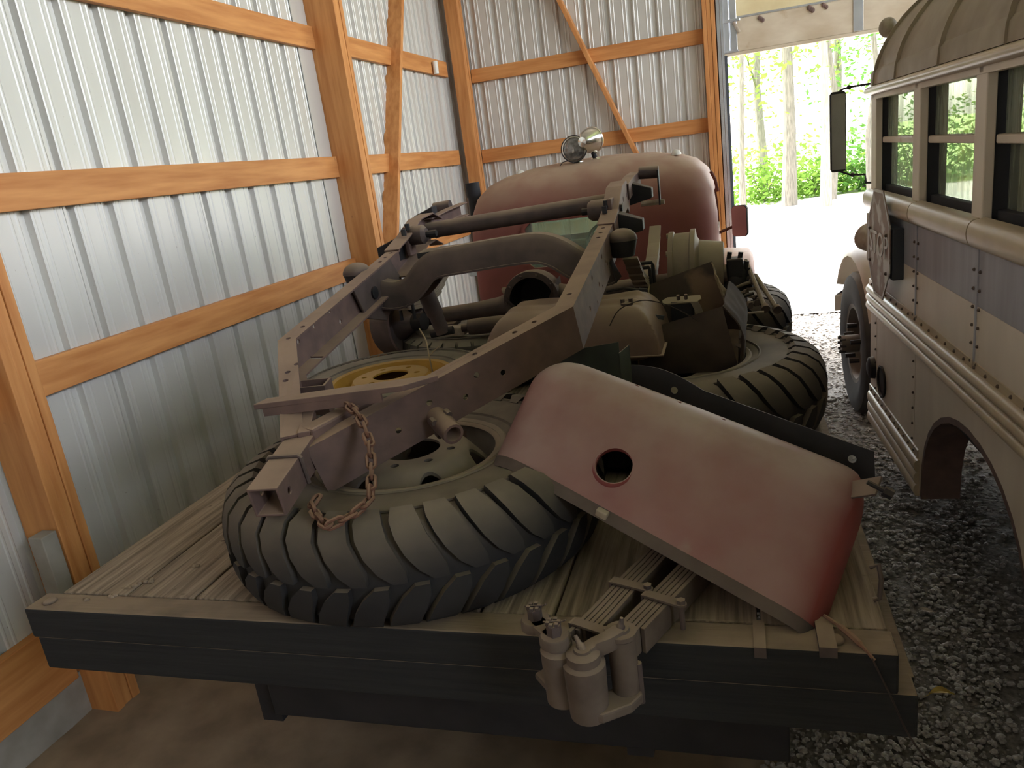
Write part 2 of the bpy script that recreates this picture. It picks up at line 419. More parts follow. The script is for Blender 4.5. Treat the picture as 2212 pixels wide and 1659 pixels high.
# ---- ribbed sheet walls
def rib_profile(width, out):
    """one panel: 4 trapezoid ribs 9 in apart, two small stiffeners in every flat; (along, depth)"""
    p = [(0, 0)]; n = 4; pitch = width / n
    for i in range(n):
        c = pitch * (i + .5)
        for k in (-.31, -.17):
            q = c + k * pitch
            p += [(q - .008, 0), (q - .003, -.0025 * out), (q + .003, -.0025 * out), (q + .008, 0)]
        p += [(c - .030, 0), (c - .019, .026 * out), (c + .019, .026 * out), (c + .030, 0)]
        for k in (.17, .31):
            q = c + k * pitch
            p += [(q - .008, 0), (q - .003, -.0025 * out), (q + .003, -.0025 * out), (q + .008, 0)]
    p.append((width, 0)); return p


def panel(parent, org, u, w, width, z0, z1, out=1):
    """sheet panel in the plane of u (along) and Z; w points out of the building"""
    pr = rib_profile(width, out); org, u, w = V(org), V(u), V(w); mb = MB()
    vs = [org + u * a + w * d + V((0, 0, z)) for z in (z0, z1) for a, d in pr]; n = len(pr)
    mb.add(vs, [(i, i + 1, n + i + 1, n + i) for i in range(n - 1)])
    # lap edge with a small lip
    lip = org + u * (width - .114 - .032)
    mb.add([lip + V((0, 0, z0)) - w * .003, lip + u * .014 + V((0, 0, z0)) - w * .003, lip + u * .014 + V((0, 0, z1)) - w * .003, lip + V((0, 0, z1)) - w * .003], [(0, 1, 2, 3)])
    return mb.build('metal_panel', 'galv', parent, smooth=True, sharp=25, recalc=False)


PW = .9144
wl_ = struct('wall_left', (WX, 0, 0))
y = .9144 * -4 - .36
OVER = 2.73 + .0
# laps measured at Y = 2.73, 3.65, 4.56 (last rib of a panel)
y0 = 2.73 - PW + .114
k0 = -5
for k in range(-10, 7):
    panel(wl_, (WX, y0 + k * PW, 0), (0, 1, 0), (-1, 0, 0), PW, .12, 4.3)
for name, z0, z1 in (('girt', 1.345, 1.492), ('girt', 2.085, 2.232), ('girt', 2.958, 3.105), ('girt', 3.80, 3.947)):
    segs = [(-3.0, 2.06), (2.19, 5.17), (5.31, 7.90)]
    for a, b in segs:
        g = MB().box(WX + .004, WX + .042, a, b, z0, z1).build(name, 'pine_y', wl_, bevel=.003)
sb = MB().box(WX + .0, WX + .05, -3, 2.05, .18, .46).build('splash_board', 'pine_y', wl_, bevel=.004)
MB().box(WX + .0, WX + .05, 2.2, 8, .16, .40).build('splash_board', 'pine_y', wl_, bevel=.004)
MB().box(WX - .03, WX + .045, -3, 8.1, -.02, .20).build('concrete_curb', 'concrete', wl_)


def post(parent, x0, x1, y0, y1, zt, axis='y', zb=0):
    """three plies side by side"""
    e = None
    for i in range(3):
        if axis == 'y':
            w = (y1 - y0) / 3; mb = MB().box(x0 - .002 * (i == 1), x1 - .005 * (i == 1), y0 + w * i + .001, y0 + w * (i + 1) - .001, zb, zt)
        else:
            w = (x1 - x0) / 3; mb = MB().box(x0 + w * i + .001, x0 + w * (i + 1) - .001, y0 + .005 * (i == 1), y1, zb, zt)
        if i == 0:
            e = mb.build('post', 'pine_z', parent, bevel=.003)
        else: mb.build('ply', 'pine_z', e, bevel=.003)
    return e


post(wl_, WX + .005, -2.585, 2.06, 2.19, 4.3)
post(wl_, WX + .005, -2.535, 5.17, 5.31, 4.3)
MB().box(WX + .006, WX + .012, 4.98, 5.165, .2, 4.3).build('trim_strip', 'galv', wl_)
post(wl_, WX + .10, -2.535, 7.90, 8.06, 4.3)
MB().box(-2.66, -2.59, 1.985, 2.055, .55, .87).build('post_plate', 'concrete', wl_, bevel=.004)
MB().beam((-2.71, 5.63, 1.2), (-2.71, 6.98, 4.0), .045, .14, up=(1, 0, 0)).build('brace', 'pine_z', wl_, bevel=.003)

wf = struct('wall_far', (-1.4, WY, 0))
for k in range(3):
    panel(wf, (-2.745 + k * PW - .05, WY, 0), (1, 0, 0), (0, 1, 0), PW, .1, 4.9)
for z0, z1 in ((2.068, 2.205), (2.880, 3.012), (3.72, 3.86)):
    MB().box(-2.53, -.165, WY - .045, WY - .006, z0, z1).build('girt', 'pine_x', wf, bevel=.003)
MB().box(-2.6, -.165, WY - .045, WY - .006, 1.22, 1.36).build('girt', 'pine_x', wf, bevel=.003)
MB().box(-2.6, -.165, WY - .045, WY + .02, .0, .3).build('splash_board', 'pine_x', wf, bevel=.003)
MB().beam((-1.66, WY - .08, 3.85), (-.70, WY - .08, 1.5), .04, .15, up=(0, 1, 0)).build('brace', 'pine_z', wf, bevel=.003)
post(wf, -.172, -.055, WY - .15, WY - .01, 4.9, 'x')
for k in range(5):
    panel(wf, (-.05 + k * PW, WY + .01, 0), (1, 0, 0), (0, 1, 0), PW, 3.75, 4.9)
MB().box(-.05, 3.9, WY - .05, WY - .006, 3.62, 3.86).build('header', 'pine_x', wf, bevel=.003)
post(wf, 3.82, 3.94, WY - .15, WY - .01, 4.9, 'x')
for k in range(4):
    panel(wf, (3.9 + k * PW - .05, WY, 0), (1, 0, 0), (0, 1, 0), PW, .1, 4.9)

# overhead door, raised
dr = struct('door_1', (1.9, WY + .08, 2.76))
DY = WY + .06
MB().box(0.0, 3.80, DY, DY + .045, 2.765, 3.06).build('door_section', 'doorskin', dr, bevel=.006)
MB().box(0.0, 3.80, DY + .004, DY + .045, 3.075, 3.60).build('door_section', 'foam', dr, bevel=.006)
MB().box(0.0, 3.80, DY - .006, DY + .05, 2.735, 2.765).build('bottom_rail', 'doorskin', dr, bevel=.004)
MB().box(0.0, 3.80, DY - .006, DY + .05, 3.058, 3.078).build('section_rail', 'track', dr, bevel=.003)
for x in (.005, .073):
    MB().box(x, x + .064, DY - .008, DY - .001, 2.765, 3.55).build('end_stile', 'track', dr, bevel=.003)
for x in (1.16, 2.4):
    MB().box(x, x + .085, DY - .008, DY - .001, 2.77, 3.06).build('stile', 'track', dr, bevel=.003)
MB().box(.01, .17, DY - .02, DY - .005, 3.035, 3.06).build('hinge', 'track', dr, bevel=.003)
MB().box(.01, .15, DY - .018, DY - .005, 2.765, 2.785).build('roller_bracket', 'track', dr, bevel=.003)
MB().cyl((.11, DY - .02, 3.03), (.16, DY - .02, 2.93), .016).build('mud_tube', 'bone', dr, smooth=True)
for x, z, r in ((.36, 3.03, .022), (.80, 3.04, .026), (.92, 3.045, .02)):
    mb = MB()
    for q in range(3): mb.ball((x + .014 * (q - 1), DY - .008, z - .012 * q), (r * .8, .012, r), 10, 6)
    mb.build('wasp_nest', 'rust2', dr, smooth=True)
tr_ = struct('trim_1', (-.02, WY, 0))
MB().prism([(0, 0), (.03, 0), (.03, .05), (.024, .05), (.024, .006), (.006, .006), (.006, .05), (0, .05)], (-.045, WY - .14, 0), (1, 0, 0), (0, 1, 0), (0, 0, 4.2)).build('door_track', 'track', tr_)
MB().box(-.012, .012, WY - .12, WY + .05, 0, 3.6).build('jamb_flashing', 'track', tr_)
MB().box(.012, .04, WY - .02, WY + .14, 0, 2.74).build('weather_strip', 'boxgrey', tr_)
MB().box(-.055, -.012, WY - .02, WY + .12, 0, 3.7).build('jamb_board', 'pine_z', tr_)

# the rest of the shed (behind and beside the camera): unseen mono-pitch roof and open clerestory on the right, invented to light the left wall
RX, CZ0, CZ1 = 7.0, 3.8, 6.2
wr = struct('wall_right', (RX, 0, 0))
MB().box(RX, RX + .05, -2.0, 8.2, 0, CZ0).build('sheet', 'galv', wr)
MB().box(RX, RX + .05, -8.0, -5.0, 0, 7.4).build('sheet', 'galv', wr)
MB().box(RX, RX + .05, -5.0, -2.0, 0, 2.6).build('sheet', 'galv', wr)  # stops short, leaving the added fill-light opening above it
MB().box(RX, RX + .05, -5.0, 8.2, CZ1, 7.5).build('sheet', 'galv', wr)
MB().box(RX + .05, 60, -40, 8.85, -.04, .01).build('side_yard', 'grass', ground)
for yy in (-5.0, -1.7, 1.6, 4.9, 8.0):
    post(wr, RX - .15, RX, yy - .07, yy + .07, 7.3)
wb = struct_mesh(MB().box(-2.9, RX, -8.05, -8.0, 0, 7.5).build('wall_rear', 'concrete'))
ce = struct_mesh(MB().add([(-3.1, -8.2, 4.22), (-3.1, 8.3, 4.22), (7.3, 8.3, 7.5), (7.3, -8.2, 7.5)], [(0, 1, 2, 3)]).build('ceiling', 'galv'))
MB().add([(-2.8, 8.13, 4.2), (-.06, 8.13, 4.2), (-.06, 8.13, 4.88), (3.9, 8.13, 4.88), (3.9, 8.13, 4.2), (RX, 8.13, 4.2), (RX, 8.13, 7.4), (-2.8, 8.13, 4.32)], [(0, 1, 2, 3, 4, 5, 6, 7)]).build('gable_sheet', 'galv', wf)

# white plastic pipe stub hung on the girt
pp = thing('plastic_pipe', 'short white plastic pipe hung on the upper wooden girt near the shed corner', 'pipe', (-2.7, 7.46, 2.95))
MB().lathe([(.026, 0), (.026, .115), (.020, .115), (.020, 0)], (-2.695, 7.46, 2.955), (0, .05, 1), 20, closed=True).build('tube', 'white', pp, smooth=True)
MB().cyl((-2.74, 7.46, 3.05), (-2.69, 7.46, 3.05), .005, 8).build('nail', 'rivet', pp)

# ================================================================== flatbed truck
DZ = .95
tk = thing('flatbed_truck', 'old red flatbed truck with weathered plank deck loaded with chassis parts', 'truck', (-.85, 3.0, 0))
rnd = random.Random(11)
xs = [-1.985]
while xs[-1] < .24:
    xs.append(xs[-1] + rnd.choice((.235, .19, .235, .24)))
xs[-1] = .285
for a, b in zip(xs[:-1], xs[1:]):
    g = rnd.uniform(.003, .007)
    dz = rnd.uniform(-.004, .002)
    MB().box(a + g, b - g, 1.525 + rnd.uniform(0, .006), 4.40, .905 + dz, DZ + dz).build('deck_plank', 'deck', tk, bevel=.004)
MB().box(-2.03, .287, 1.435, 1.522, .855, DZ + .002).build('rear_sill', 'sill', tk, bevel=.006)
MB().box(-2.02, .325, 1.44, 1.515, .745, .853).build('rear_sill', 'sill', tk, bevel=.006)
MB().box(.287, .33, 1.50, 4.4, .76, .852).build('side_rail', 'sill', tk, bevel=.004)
MB().box(-2.02, -1.985, 1.53, 4.4, .78, .90).build('side_rail', 'sill', tk, bevel=.004)
for x in (-1.97, .17):
    MB().ball((x, 1.475, DZ + .004), (.02, .02, .008), 12, 5, 0).build('carriage_bolt', 'rust', tk, smooth=True)
MB().box(.005, .03, 1.43, 1.53, .93, .956).build('sill_strap', 'rust', tk)
MB().box(.135, .17, 1.43, 1.54, .94, .965).build('sill_strap', 'rust', tk)
for yy in (1.56, 2.0, 2.5, 3.0, 3.5, 4.0):
    MB().box(-1.50, .10, yy, yy + .09, .66, .745 if yy < 1.6 else .90).build('cross_sill', 'darkbeam', tk, bevel=.004)
for x in (-1.46, -.33):
    MB().sweep([(x, 1.62, .66), (x, 6.8, .66)], [(0, 0), (.07, 0), (.07, -.2), (0, -.2)]).build('chassis_rail', 'black', tk)
MB().box(-1.40, .08, 1.60, 1.68, .50, .64).build('rear_crossmember', 'black', tk, bevel=.006)
MB().cyl((-1.75, 3.1, .5), (.05, 3.1, .5), .06).build('rear_axle', 'black', tk, smooth=True)
MB().ball((-.85, 3.1, .5), (.17, .2, .18)).build('differential', 'black', tk, smooth=True)


def road_wheel(parent, c, axis_x, Rr=.48, w=.22, m_='rubber', rim='black'):
    c = V(c); prof = [(Rr * .56, -w * .40), (Rr * .80, -w * .5), (Rr * .95, -w * .44), (Rr, -w * .3), (Rr, w * .3), (Rr * .95, w * .44), (Rr * .80, w * .5), (Rr * .56, w * .40)]
    t = MB().lathe(prof, c, (1, 0, 0), 44).build('wheel', m_, parent, smooth=True)
    MB().lathe([(Rr * .57, -w * .4), (Rr * .54, 0), (Rr * .57, w * .4 * axis_x), (Rr * .50, w * .38 * axis_x), (Rr * .46, w * .05 * axis_x), (Rr * .30, w * .02 * axis_x), (.10, w * .16 * axis_x), (0, w * .16 * axis_x)], c, (1, 0, 0), 36).build('rim', rim, t, smooth=True)
    return t


for x in (-1.62, -1.36, -.34, -.08): road_wheel(tk, (x, 3.1, .48), 1)
# cab
CX, CW, CY = -.845, .775, 4.50


def cab_prof(z, grow=1.0):
    return None


cab = MB()
NS = 56


def rrect(hx, hy, r, n=NS):
    pts = []
    for k in range(n):
        a = 2 * PI * k / n; ca, sa = math.cos(a), math.sin(a); e = 2 / r
        pts.append((hx * math.copysign(abs(ca) ** e, ca), hy * math.copysign(abs(sa) ** e, sa)))
    return pts


rings = [(.78, CW - .02, .60, 7, 0), (.95, CW, .60, 7, 0), (1.35, CW, .60, 7, 0), (1.60, CW - .005, .595, 7, 0), (1.74, CW - .02, .58, 7, 0), (1.84, CW - .055, .545, 6, .0),
         (1.905, CW - .12, .48, 5, .0), (1.945, CW - .22, .39, 4, 0), (1.972, CW - .40, .26, 3.4, 0), (1.985, .15, .10, 3, 0)]
vs = []
for z, hx, hy, r, oy in rings:
    vs += [V((CX + px, CY + .60 + py + oy, z - .02 * (px / CW) ** 2)) for px, py in rrect(hx, hy, r)]
fs = []
for i in range(len(rings) - 1):
    for k in range(NS): fs.append((i * NS + k, i * NS + (k + 1) % NS, (i + 1) * NS + (k + 1) % NS, (i + 1) * NS + k))
fs.append(tuple(range(len(vs) - NS, len(vs)))); fs.append(tuple(range(NS - 1, -1, -1)))
cab.add(vs, fs)
# hollow out the cab, with window openings
inner = MB(); iv = []
for z, hx, hy, r, oy in rings[1:]:
    k = .94
    iv += [V((CX + px * k, CY + .60 + py * k, min(z - .02, 1.93))) for px, py in rrect(hx, hy, r)]
ni = len(rings) - 1; fi = []
for i in range(ni - 1):
    for k in range(NS): fi.append((i * NS + k, i * NS + (k + 1) % NS, (i + 1) * NS + (k + 1) % NS, (i + 1) * NS + k))
fi.append(tuple(range(len(iv) - NS, len(iv)))); fi.append(tuple(range(NS - 1, -1, -1)))
inner.add(iv, fi)
cutter = MB()
wpoly = [(-.33, 1.37), (.15, 1.37), (.19, 1.41), (.19, 1.625), (.15, 1.665), (-.33, 1.665), (-.37, 1.625), (-.37, 1.41)]
cutter.prism([(a + CX, b) for a, b in wpoly], (0, CY - .2, 0), (1, 0, 0), (0, 0, 1), (0, .5, 0))
cutter.prism([(a * 2.2 + .2 + CX, b + .08) for a, b in wpoly], (0, CY + .9, 0), (1, 0, 0), (0, 0, 1), (0, .5, 0))
for s in (-1, 1):
    cutter.box(CX + s * .6, CX + s * .95, CY + .34, CY + .95, 1.45, 1.70)
cabo = cab.build('cab', 'cabred', tk, cut=inner)
_c = cabo  # second boolean for the openings
cm = bpy.data.meshes.new('cut'); cm.from_pydata([tuple(v) for v in cutter.v], [], cutter.f)
bm = bmesh.new(); bm.from_mesh(cm); bmesh.ops.recalc_face_normals(bm, faces=bm.faces); bm.to_mesh(cm); bm.free()
co = bpy.data.objects.new('cut', cm); COL.objects.link(co)
md = cabo.modifiers.new('b', 'BOOLEAN'); md.operation = 'DIFFERENCE'; md.solver = 'EXACT'; md.object = co
dg = bpy.context.evaluated_depsgraph_get(); dg.update()
_loc = cabo.location.copy()
co.location = (0, 0, 0)
nm = bpy.data.meshes.new_from_object(cabo.evaluated_get(dg)); cabo.modifiers.clear(); cabo.data = nm
bpy.data.objects.remove(co)
cabo.data.shade_smooth(); cabo.data.set_sharp_from_angle(angle=math.radians(40))
wg = MB().box(CX - .38, CX + .20, CY + .018, CY + .023, 1.36, 1.67).build('rear_window', 'cabglass', cabo)
MB().sweep([(CX + a * 1.0, CY + .0, b) for a, b in wpoly] + [(CX + wpoly[0][0], CY, wpoly[0][1])], [(-.012, -.01), (.012, -.01), (.012, .01), (-.012, .01)], up=(0, 1, 0)).build('window_seal', 'cabred', cabo)
MB().box(CX - .62, CX + .62, CY + 1.165, CY + 1.17, 1.40, 1.78).build('windshield', 'cabglass', cabo)
MB().lathe([(.19 + .013 * math.cos(a), .013 * math.sin(a)) for a in [k * PI / 4 for k in range(8)]], (CX + .05, CY + .80, 1.40), (0, -.75, .62), 36, closed=True).build('steering_wheel', 'black', cabo, smooth=True)
MB().box(CX - .68, CX + .68, CY + .20, CY + .36, .95, 1.36).build('seat_back', 'black', cabo, bevel=.04)
MB().box(CX - .66, CX + .66, CY + .95, CY + 1.1, 1.15, 1.42).build('dashboard', 'cabred', cabo, bevel=.03)
MB().box(CX - CW + .01, CX + CW - .01, CY - .012, CY + .0, 1.115, 1.14).build('belt_seam', 'cabred', cabo, bevel=.004)
MB().tube([(CX + CW - .03, CY + .20, 1.82), (CX + CW - .008, CY + .21, 1.77), (CX + CW + .004, CY + .22, 1.70)], .010, 8).build('drip_rail', 'cabred', cabo, smooth=True)
# roof spotlights, marker lamps
for c, d, lab in (((-.909, 4.80, 2.05), V((.06, -1, .02)), 'spotlight with dirty round lens facing the deck'), ((-.806, 4.86, 2.088), V((.45, .9, .05)), 'chrome spotlight turned away, its bowl shining')):
    d = d.normalized(); c = V(c); Rl = .078
    s_ = MB().lathe([(0, -.105), (.03, -.10), (.055, -.075), (.072, -.035), (Rl, 0), (Rl, .012), (.068, .014)], c, d, 32).build('spotlight', 'chrome', tk, smooth=True); s_['label'] = lab
    MB().lathe([(.0, .022), (.03, .02), (.055, .015), (.070, .008)], c, d, 32).build('lens', 'lens', s_, smooth=True)
    MB().lathe([(Rl + .004 * math.cos(a), .008 + .007 * math.sin(a)) for a in [k * PI / 3 for k in range(6)]], c, d, 36, closed=True).build('bezel', 'black' if d.y < 0 else 'chrome', s_, smooth=True)
    MB().cyl(c + V((0, .02, -.07)), V((c.x + .01, c.y + .03, 1.96)), .016, 10).build('stand', 'black', s_, smooth=True)
    MB().ball((c.x + .01, c.y + .03, 1.968), (.035, .035, .02), 12, 6, 0).build('foot', 'chrome', s_, smooth=True)
MB().tube([(-.96, 4.80, 1.985), (-.985, 4.78, 1.98), (-1.0, 4.76, 1.962)], .003, 6).build('lamp_wire', 'wire', tk)
for x in (-1.285, -.30):
    MB().ball((x, 4.87, 1.935), (.03, .045, .032), 14, 8, 0).build('marker_lamp', 'white', tk, smooth=True)
# mirrors


def mirror(px, py, pz, w, h, arm_from, nm_='mirror'):
    poly = [(x * w / 2, z * h / 2) for x, z in ((-1, -.8), (-.75, -1), (.75, -1), (1, -.8), (1, .8), (.75, 1), (-.75, 1), (-1, .8))]
    b = MB().prism(poly, (px, py, pz), (.94, -.34, 0), (0, .0, 1), (.01, .03, 0)).build(nm_, 'black', tk, bevel=.006)
    MB().prism([(a * .93, c * .96) for a, c in poly], (px - .001, py - .003, pz), (.94, -.34, 0), (0, 0, 1), (.0007, .002, 0)).build('glass', 'mirror', b)
    MB().tube([arm_from, (px, py + .035, pz - h * .1)], .009, 8).build('arm', 'cabred', b, smooth=True)


mirror(.049, 4.90, 1.495, .098, .19, (-.08, 4.95, 1.43))
mirror(-1.72, 4.92, 1.40, .10, .19, (-1.61, 4.95, 1.33))
MB().cyl((-1.70, 5.1, .9), (-1.70, 5.1, 1.915), .042, 16).build('exhaust_stack', 'black', tk, smooth=True)
MB().cyl((-1.70, 5.1, 1.83), (-1.70, 5.1, 1.925), .05, 16).build('stack_collar', 'black', tk, smooth=True)
# hood and fenders ahead of the cab
MB().sweep([(CX, 5.68, 1.0), (CX, 6.4, .98), (CX, 7.1, .93)], [(-.5, -.3), (.5, -.3), (.55, .15), (.42, .30), (.2, .36), (-.2, .36), (-.42, .30), (-.55, .15)], scale=[1, .92, .8]).build('hood', 'cabred', tk, smooth=True, sharp=50)
for s in (-1, 1):
    x = CX + s * .80
    pth = [(x, 5.45 + .0, .62)] + [(x, 6.25 - .62 * math.cos(a), .62 + .52 * math.sin(a)) for a in [PI * k / 10 for k in range(11)]]
    MB().sweep(pth, [(-.20, -.03), (-.17, .0), (0, .02), (.17, 0), (.20, -.05), (.18, -.05), (0, 0), (-.18, -.04)], up=(0, .3, 1)).build('front_fender', 'cabred', tk, smooth=True, sharp=60)
    road_wheel(tk, (x, 6.25, .48), s)


# ================================================================== tyres on the deck
def truck_tyre(name, label, c, zb, Rr, w, rim_mat, disc, rubber='rubber', lugs=36, tilt=None, group='truck tyres lying on the deck', ri=.28):
    cx, cy = c; zc = zb + w / 2
    t = thing(name, label, 'tire', (cx, cy, zb), group)
    Rt = Rr - .016
    half = [(ri, .40), (ri + .015, .445), (ri + .05, .475), (ri + (Rt - ri) * .45, .5), (Rt - .10, .49), (Rt - .05, .45), (Rt - .02, .36), (Rt - .005, .22), (Rt, .08)]
    prof = [(r, z * w) for r, z in half] + [(r, -z * w) for r, z in reversed(half)]
    o = (cx, cy, zc)
    ty = MB().lathe(prof, o, (0, 0, 1), 72).build('tyre', rubber, t, smooth=True, sharp=60)
    rr = ri + (Rt - ri) * .62
    MB().lathe([(rr - .006, .497 * w), (rr - .003, .513 * w), (rr + .003, .513 * w), (rr + .006, .497 * w)], o, (0, 0, 1), 72).build('sidewall_ring', rubber, ty, smooth=True)
    MB().lathe([(ri + .035, .46 * w), (ri + .04, .485 * w), (ri + .046, .475 * w)], o, (0, 0, 1), 72).build('bead_ring', rubber, ty, smooth=True)
    # tread lugs: curved bars from the upper sidewall over the shoulder to the crown
    tread = MB(); line = [(Rt - .115, .492, 0, .55), (Rt - .09, .492, .0, .85), (Rt - .05, .455, .10, 1), (Rt - .02, .37, .28, 1), (Rt - .006, .25, .55, 1), (Rt, .12, .85, .85), (Rt, .02, 1.08, .45)]
    pitch = 2 * PI / lugs
    if rubber == 'rubber_pale': line = line[2:]
    for k in range(lugs):
        for side in (1, -1):
            base = k * pitch + (pitch / 2 if side < 0 else 0); vs = []
            for i, (r, z, sk, wf_) in enumerate(line):
                h = .002 if i == 0 else .018
                nz_ = min(1, max(0, (z - .12) / .37)) ** 1.5; nr = math.sqrt(1 - nz_ * nz_)
                for da, hh in ((-.43, -.006), (-.40, 1), (.40, 1), (.43, -.006)):
                    hq = h if hh == 1 else -.006
                    a = base + (sk * .75 + da * wf_) * pitch
                    r2 = r + nr * hq; z2 = side * (z * w + nz_ * hq)
                    vs.append(V((cx + r2 * math.cos(a), cy + r2 * math.sin(a), zc + z2)))
            n4 = len(line); fs = []
            for i in range(n4 - 1):
                for j in range(3):
                    q = i * 4 + j; fs.append((q, q + 1, q + 5, q + 4) if side > 0 else (q, q + 4, q + 5, q + 1))
            fs.append((0, 1, 2, 3)); fs.append(tuple(4 * (n4 - 1) + j for j in range(4)))
            tread.add(vs, fs)
    tread.build('tread', rubber, ty, smooth=True, sharp=30, recalc=True)
    # wheel
    rb = w * .43
    rimo = MB().lathe([(ri + .012, rb - .012), (ri + .016, rb), (ri + .006, rb + .006), (ri - .008, rb), (ri - .014, rb - .03), (ri - .03, rb - .075), (ri - .035, -rb + .06), (ri - .012, -rb + .02), (ri + .006, -rb)], o, (0, 0, 1), 64).build('rim', rim_mat, t, smooth=True, sharp=50)
    if disc:
        kind, zd = disc; cut = MB()
        if kind == 'disc8':      # dished steel disc: hand holes, centre bore, stud holes
            pr = [(ri - .031, zd - .06), (ri - .06, zd - .02), (.175, zd + .035), (.155, zd + .045), (.05, zd + .045), (.05, zd + .037), (.153, zd + .037), (.172, zd + .027), (ri - .062, zd - .028), (ri - .031, zd - .068)]
            for k in range(6):
                a = 2 * PI * k / 6 + .12; p = V(o) + V((.218 * math.cos(a), .218 * math.sin(a), 0))
                cut.cyl(p + V((0, 0, zd - .12)), p + V((0, 0, zd + .12)), .040, 20)
            for k in range(8):
                a = 2 * PI * k / 8; p = V(o) + V((.128 * math.cos(a), .128 * math.sin(a), 0))
                cut.cyl(p + V((0, 0, zd - .12)), p + V((0, 0, zd + .12)), .013, 14)
            cut.cyl(V(o) + V((0, 0, zd - .12)), V(o) + V((0, 0, zd + .12)), .088, 32)
        else:                    # flat hub face on a stepped disc, six stud holes
            pr = [(ri - .031, zd - .05), (ri - .05, zd - .055), (.185, zd - .02), (.165, zd + .012), (.15, zd + .016), (.03, zd + .016), (.03, zd + .008), (.15, zd + .008), (.18, zd - .028), (ri - .031, zd - .06)]
            for k in range(6):
                a = 2 * PI * k / 6 + .2; p = V(o) + V((.118 * math.cos(a), .118 * math.sin(a), 0))
                cut.cyl(p + V((0, 0, zd - .12)), p + V((0, 0, zd + .12)), .013, 14)
            cut.cyl(V(o) + V((0, 0, zd - .12)), V(o) + V((0, 0, zd + .12)), .078, 32)
        MB().lathe(pr, o, (0, 0, 1), 64, closed=True).build('wheel_disc', rim_mat, t, smooth=True, sharp=30, cut=cut)
    return t, ty


tA, tyA = truck_tyre('truck_tyre', 'large lugged truck tyre with dusty grey wheel overhanging the rear sill', (-.96, 1.95), DZ, .57, .28, 'wheelgrey', ('disc8', .085), lugs=36)
MB().lathe([(.255, .113), (.262, .118), (.292, .122), (.30, .116)], (-.96, 1.95, DZ + .14), (0, 0, 1), 64).build('lock_ring', 'rust', tA, smooth=True)
tB, _ = truck_tyre('truck_tyre', 'smaller tyre on a bright yellow wheel beneath the chassis frame', (-1.45, 2.87), DZ + .003, .48, .26, 'yellow', ('hub', .102), 'rubber_pale', lugs=40, ri=.255)
tm = place(text_mesh('41', .05), (-1.615, 2.72, DZ + .003 + .13 + .108), V((1, .1, 0)).normalized(), V((-.1, 1, 0)).normalized(), (0, 0, 1))
tm.build('chalk_mark', 'hole', tB)
tC, _ = truck_tyre('truck_tyre', 'lugged truck tyre with tan rim under the left end of the loose axle', (-1.28, 3.80), DZ, .50, .27, 'bone', ('disc8', .02), 'rubber_pale', lugs=36, ri=.255)
tD, _ = truck_tyre('truck_tyre', 'wide lugged truck tyre under the cardboard box, reaching the deck edge', (-.24, 2.85), DZ, .55, .28, 'wheelgrey', ('disc8', .02), 'rubber', lugs=34)
tE, _ = truck_tyre('truck_tyre', 'lugged truck tyre by the cab with bolts piled on it', (-.26, 3.945), DZ, .53, .28, 'wheelgrey', None, 'rubber', lugs=32)

# ================================================================== chassis frame lying on the load
fr = thing('chassis_frame', 'rusty bare chassis frame with tapered tongue lying across the load', 'chassis', (-1.0, 2.6, 1.2))


def channel(sgn, h, fl=.062, t=.007):
    p = [(0, 0), (0, -h), (-fl, -h), (-fl, -h + t), (-t, -h + t), (-t, -t), (-fl, -t), (-fl, 0)]
    return [(sgn * a, b) for a, b in p]


def holes_x(x, pts, r):
    c = MB()
    for y, z in pts: c.cyl((x - .05, y, z), (x + .05, y, z), r, 10)
    return c


JR, JL = V((-1.105, 1.625, 1.356)), V((-1.185, 1.64, 1.385))
rh = holes_x(-.47, [(2.45 + .12 * k, 1.545 + .019 * k + (.03 if k % 2 else -.035)) for k in range(6)], .010)
for (yy, zz) in ((2.6, 1.50), (2.75, 1.53), (2.9, 1.60), (3.0, 1.59)): rh.cyl((-.52, yy, zz), (-.42, yy, zz), .007, 8)
d_ = (V((-.47, 2.206, 1.57)) - JR).normalized(); nrm = d_.cross(V((0, 0, 1))).normalized()
for s_, dz in ((.30, -.085), (.42, -.055), (.55, -.095), (.60, -.05), (.70, -.085)):
    p = lerp(JR, (-.47, 2.206, 1.57), s_) + V((0, 0, dz)); rh.cyl(p - nrm * .05, p + nrm * .05, .009, 10)
for s_ in (.18, .62, .78, .86):
    p = lerp(JR, (-.47, 2.206, 1.57), s_) - nrm * .035; rh.cyl(p - V((0, 0, .03)), p + V((0, 0, .03)), .008, 10)
for yy in (2.33, 2.98, 3.05, 3.12):
    rh.cyl((-.505, yy, 1.4), (-.505, yy, 1.8), .009, 10)
railR = MB().sweep([JR, (-.47, 2.206, 1.57), (-.47, 3.18, 1.718)], channel(1, .145)).build('rail', 'rust2', fr, bevel=.004, cut=rh)
lh = holes_x(-1.5, [(2.30, 1.50), (2.26, 1.44), (2.42, 1.53), (2.55, 1.56), (2.36, 1.42), (2.62, 1.50)], .010)
for (yy, xx) in ((1.93, -1.33), (1.98, -1.35), (2.03, -1.345)): lh.cyl((xx, yy, 1.3), (xx, yy, 1.6), .009, 10)
for yy in (2.2, 2.30, 3.0, 3.06, 3.12): lh.cyl((-1.468, yy, 1.5), (-1.468, yy, 1.8), .009, 10)
railL = MB().sweep([JL, (-1.5, 2.182, 1.535), (-1.5, 3.16, 1.705)], channel(-1, .145)).build('rail', 'rust2', fr, bevel=.004, cut=lh)
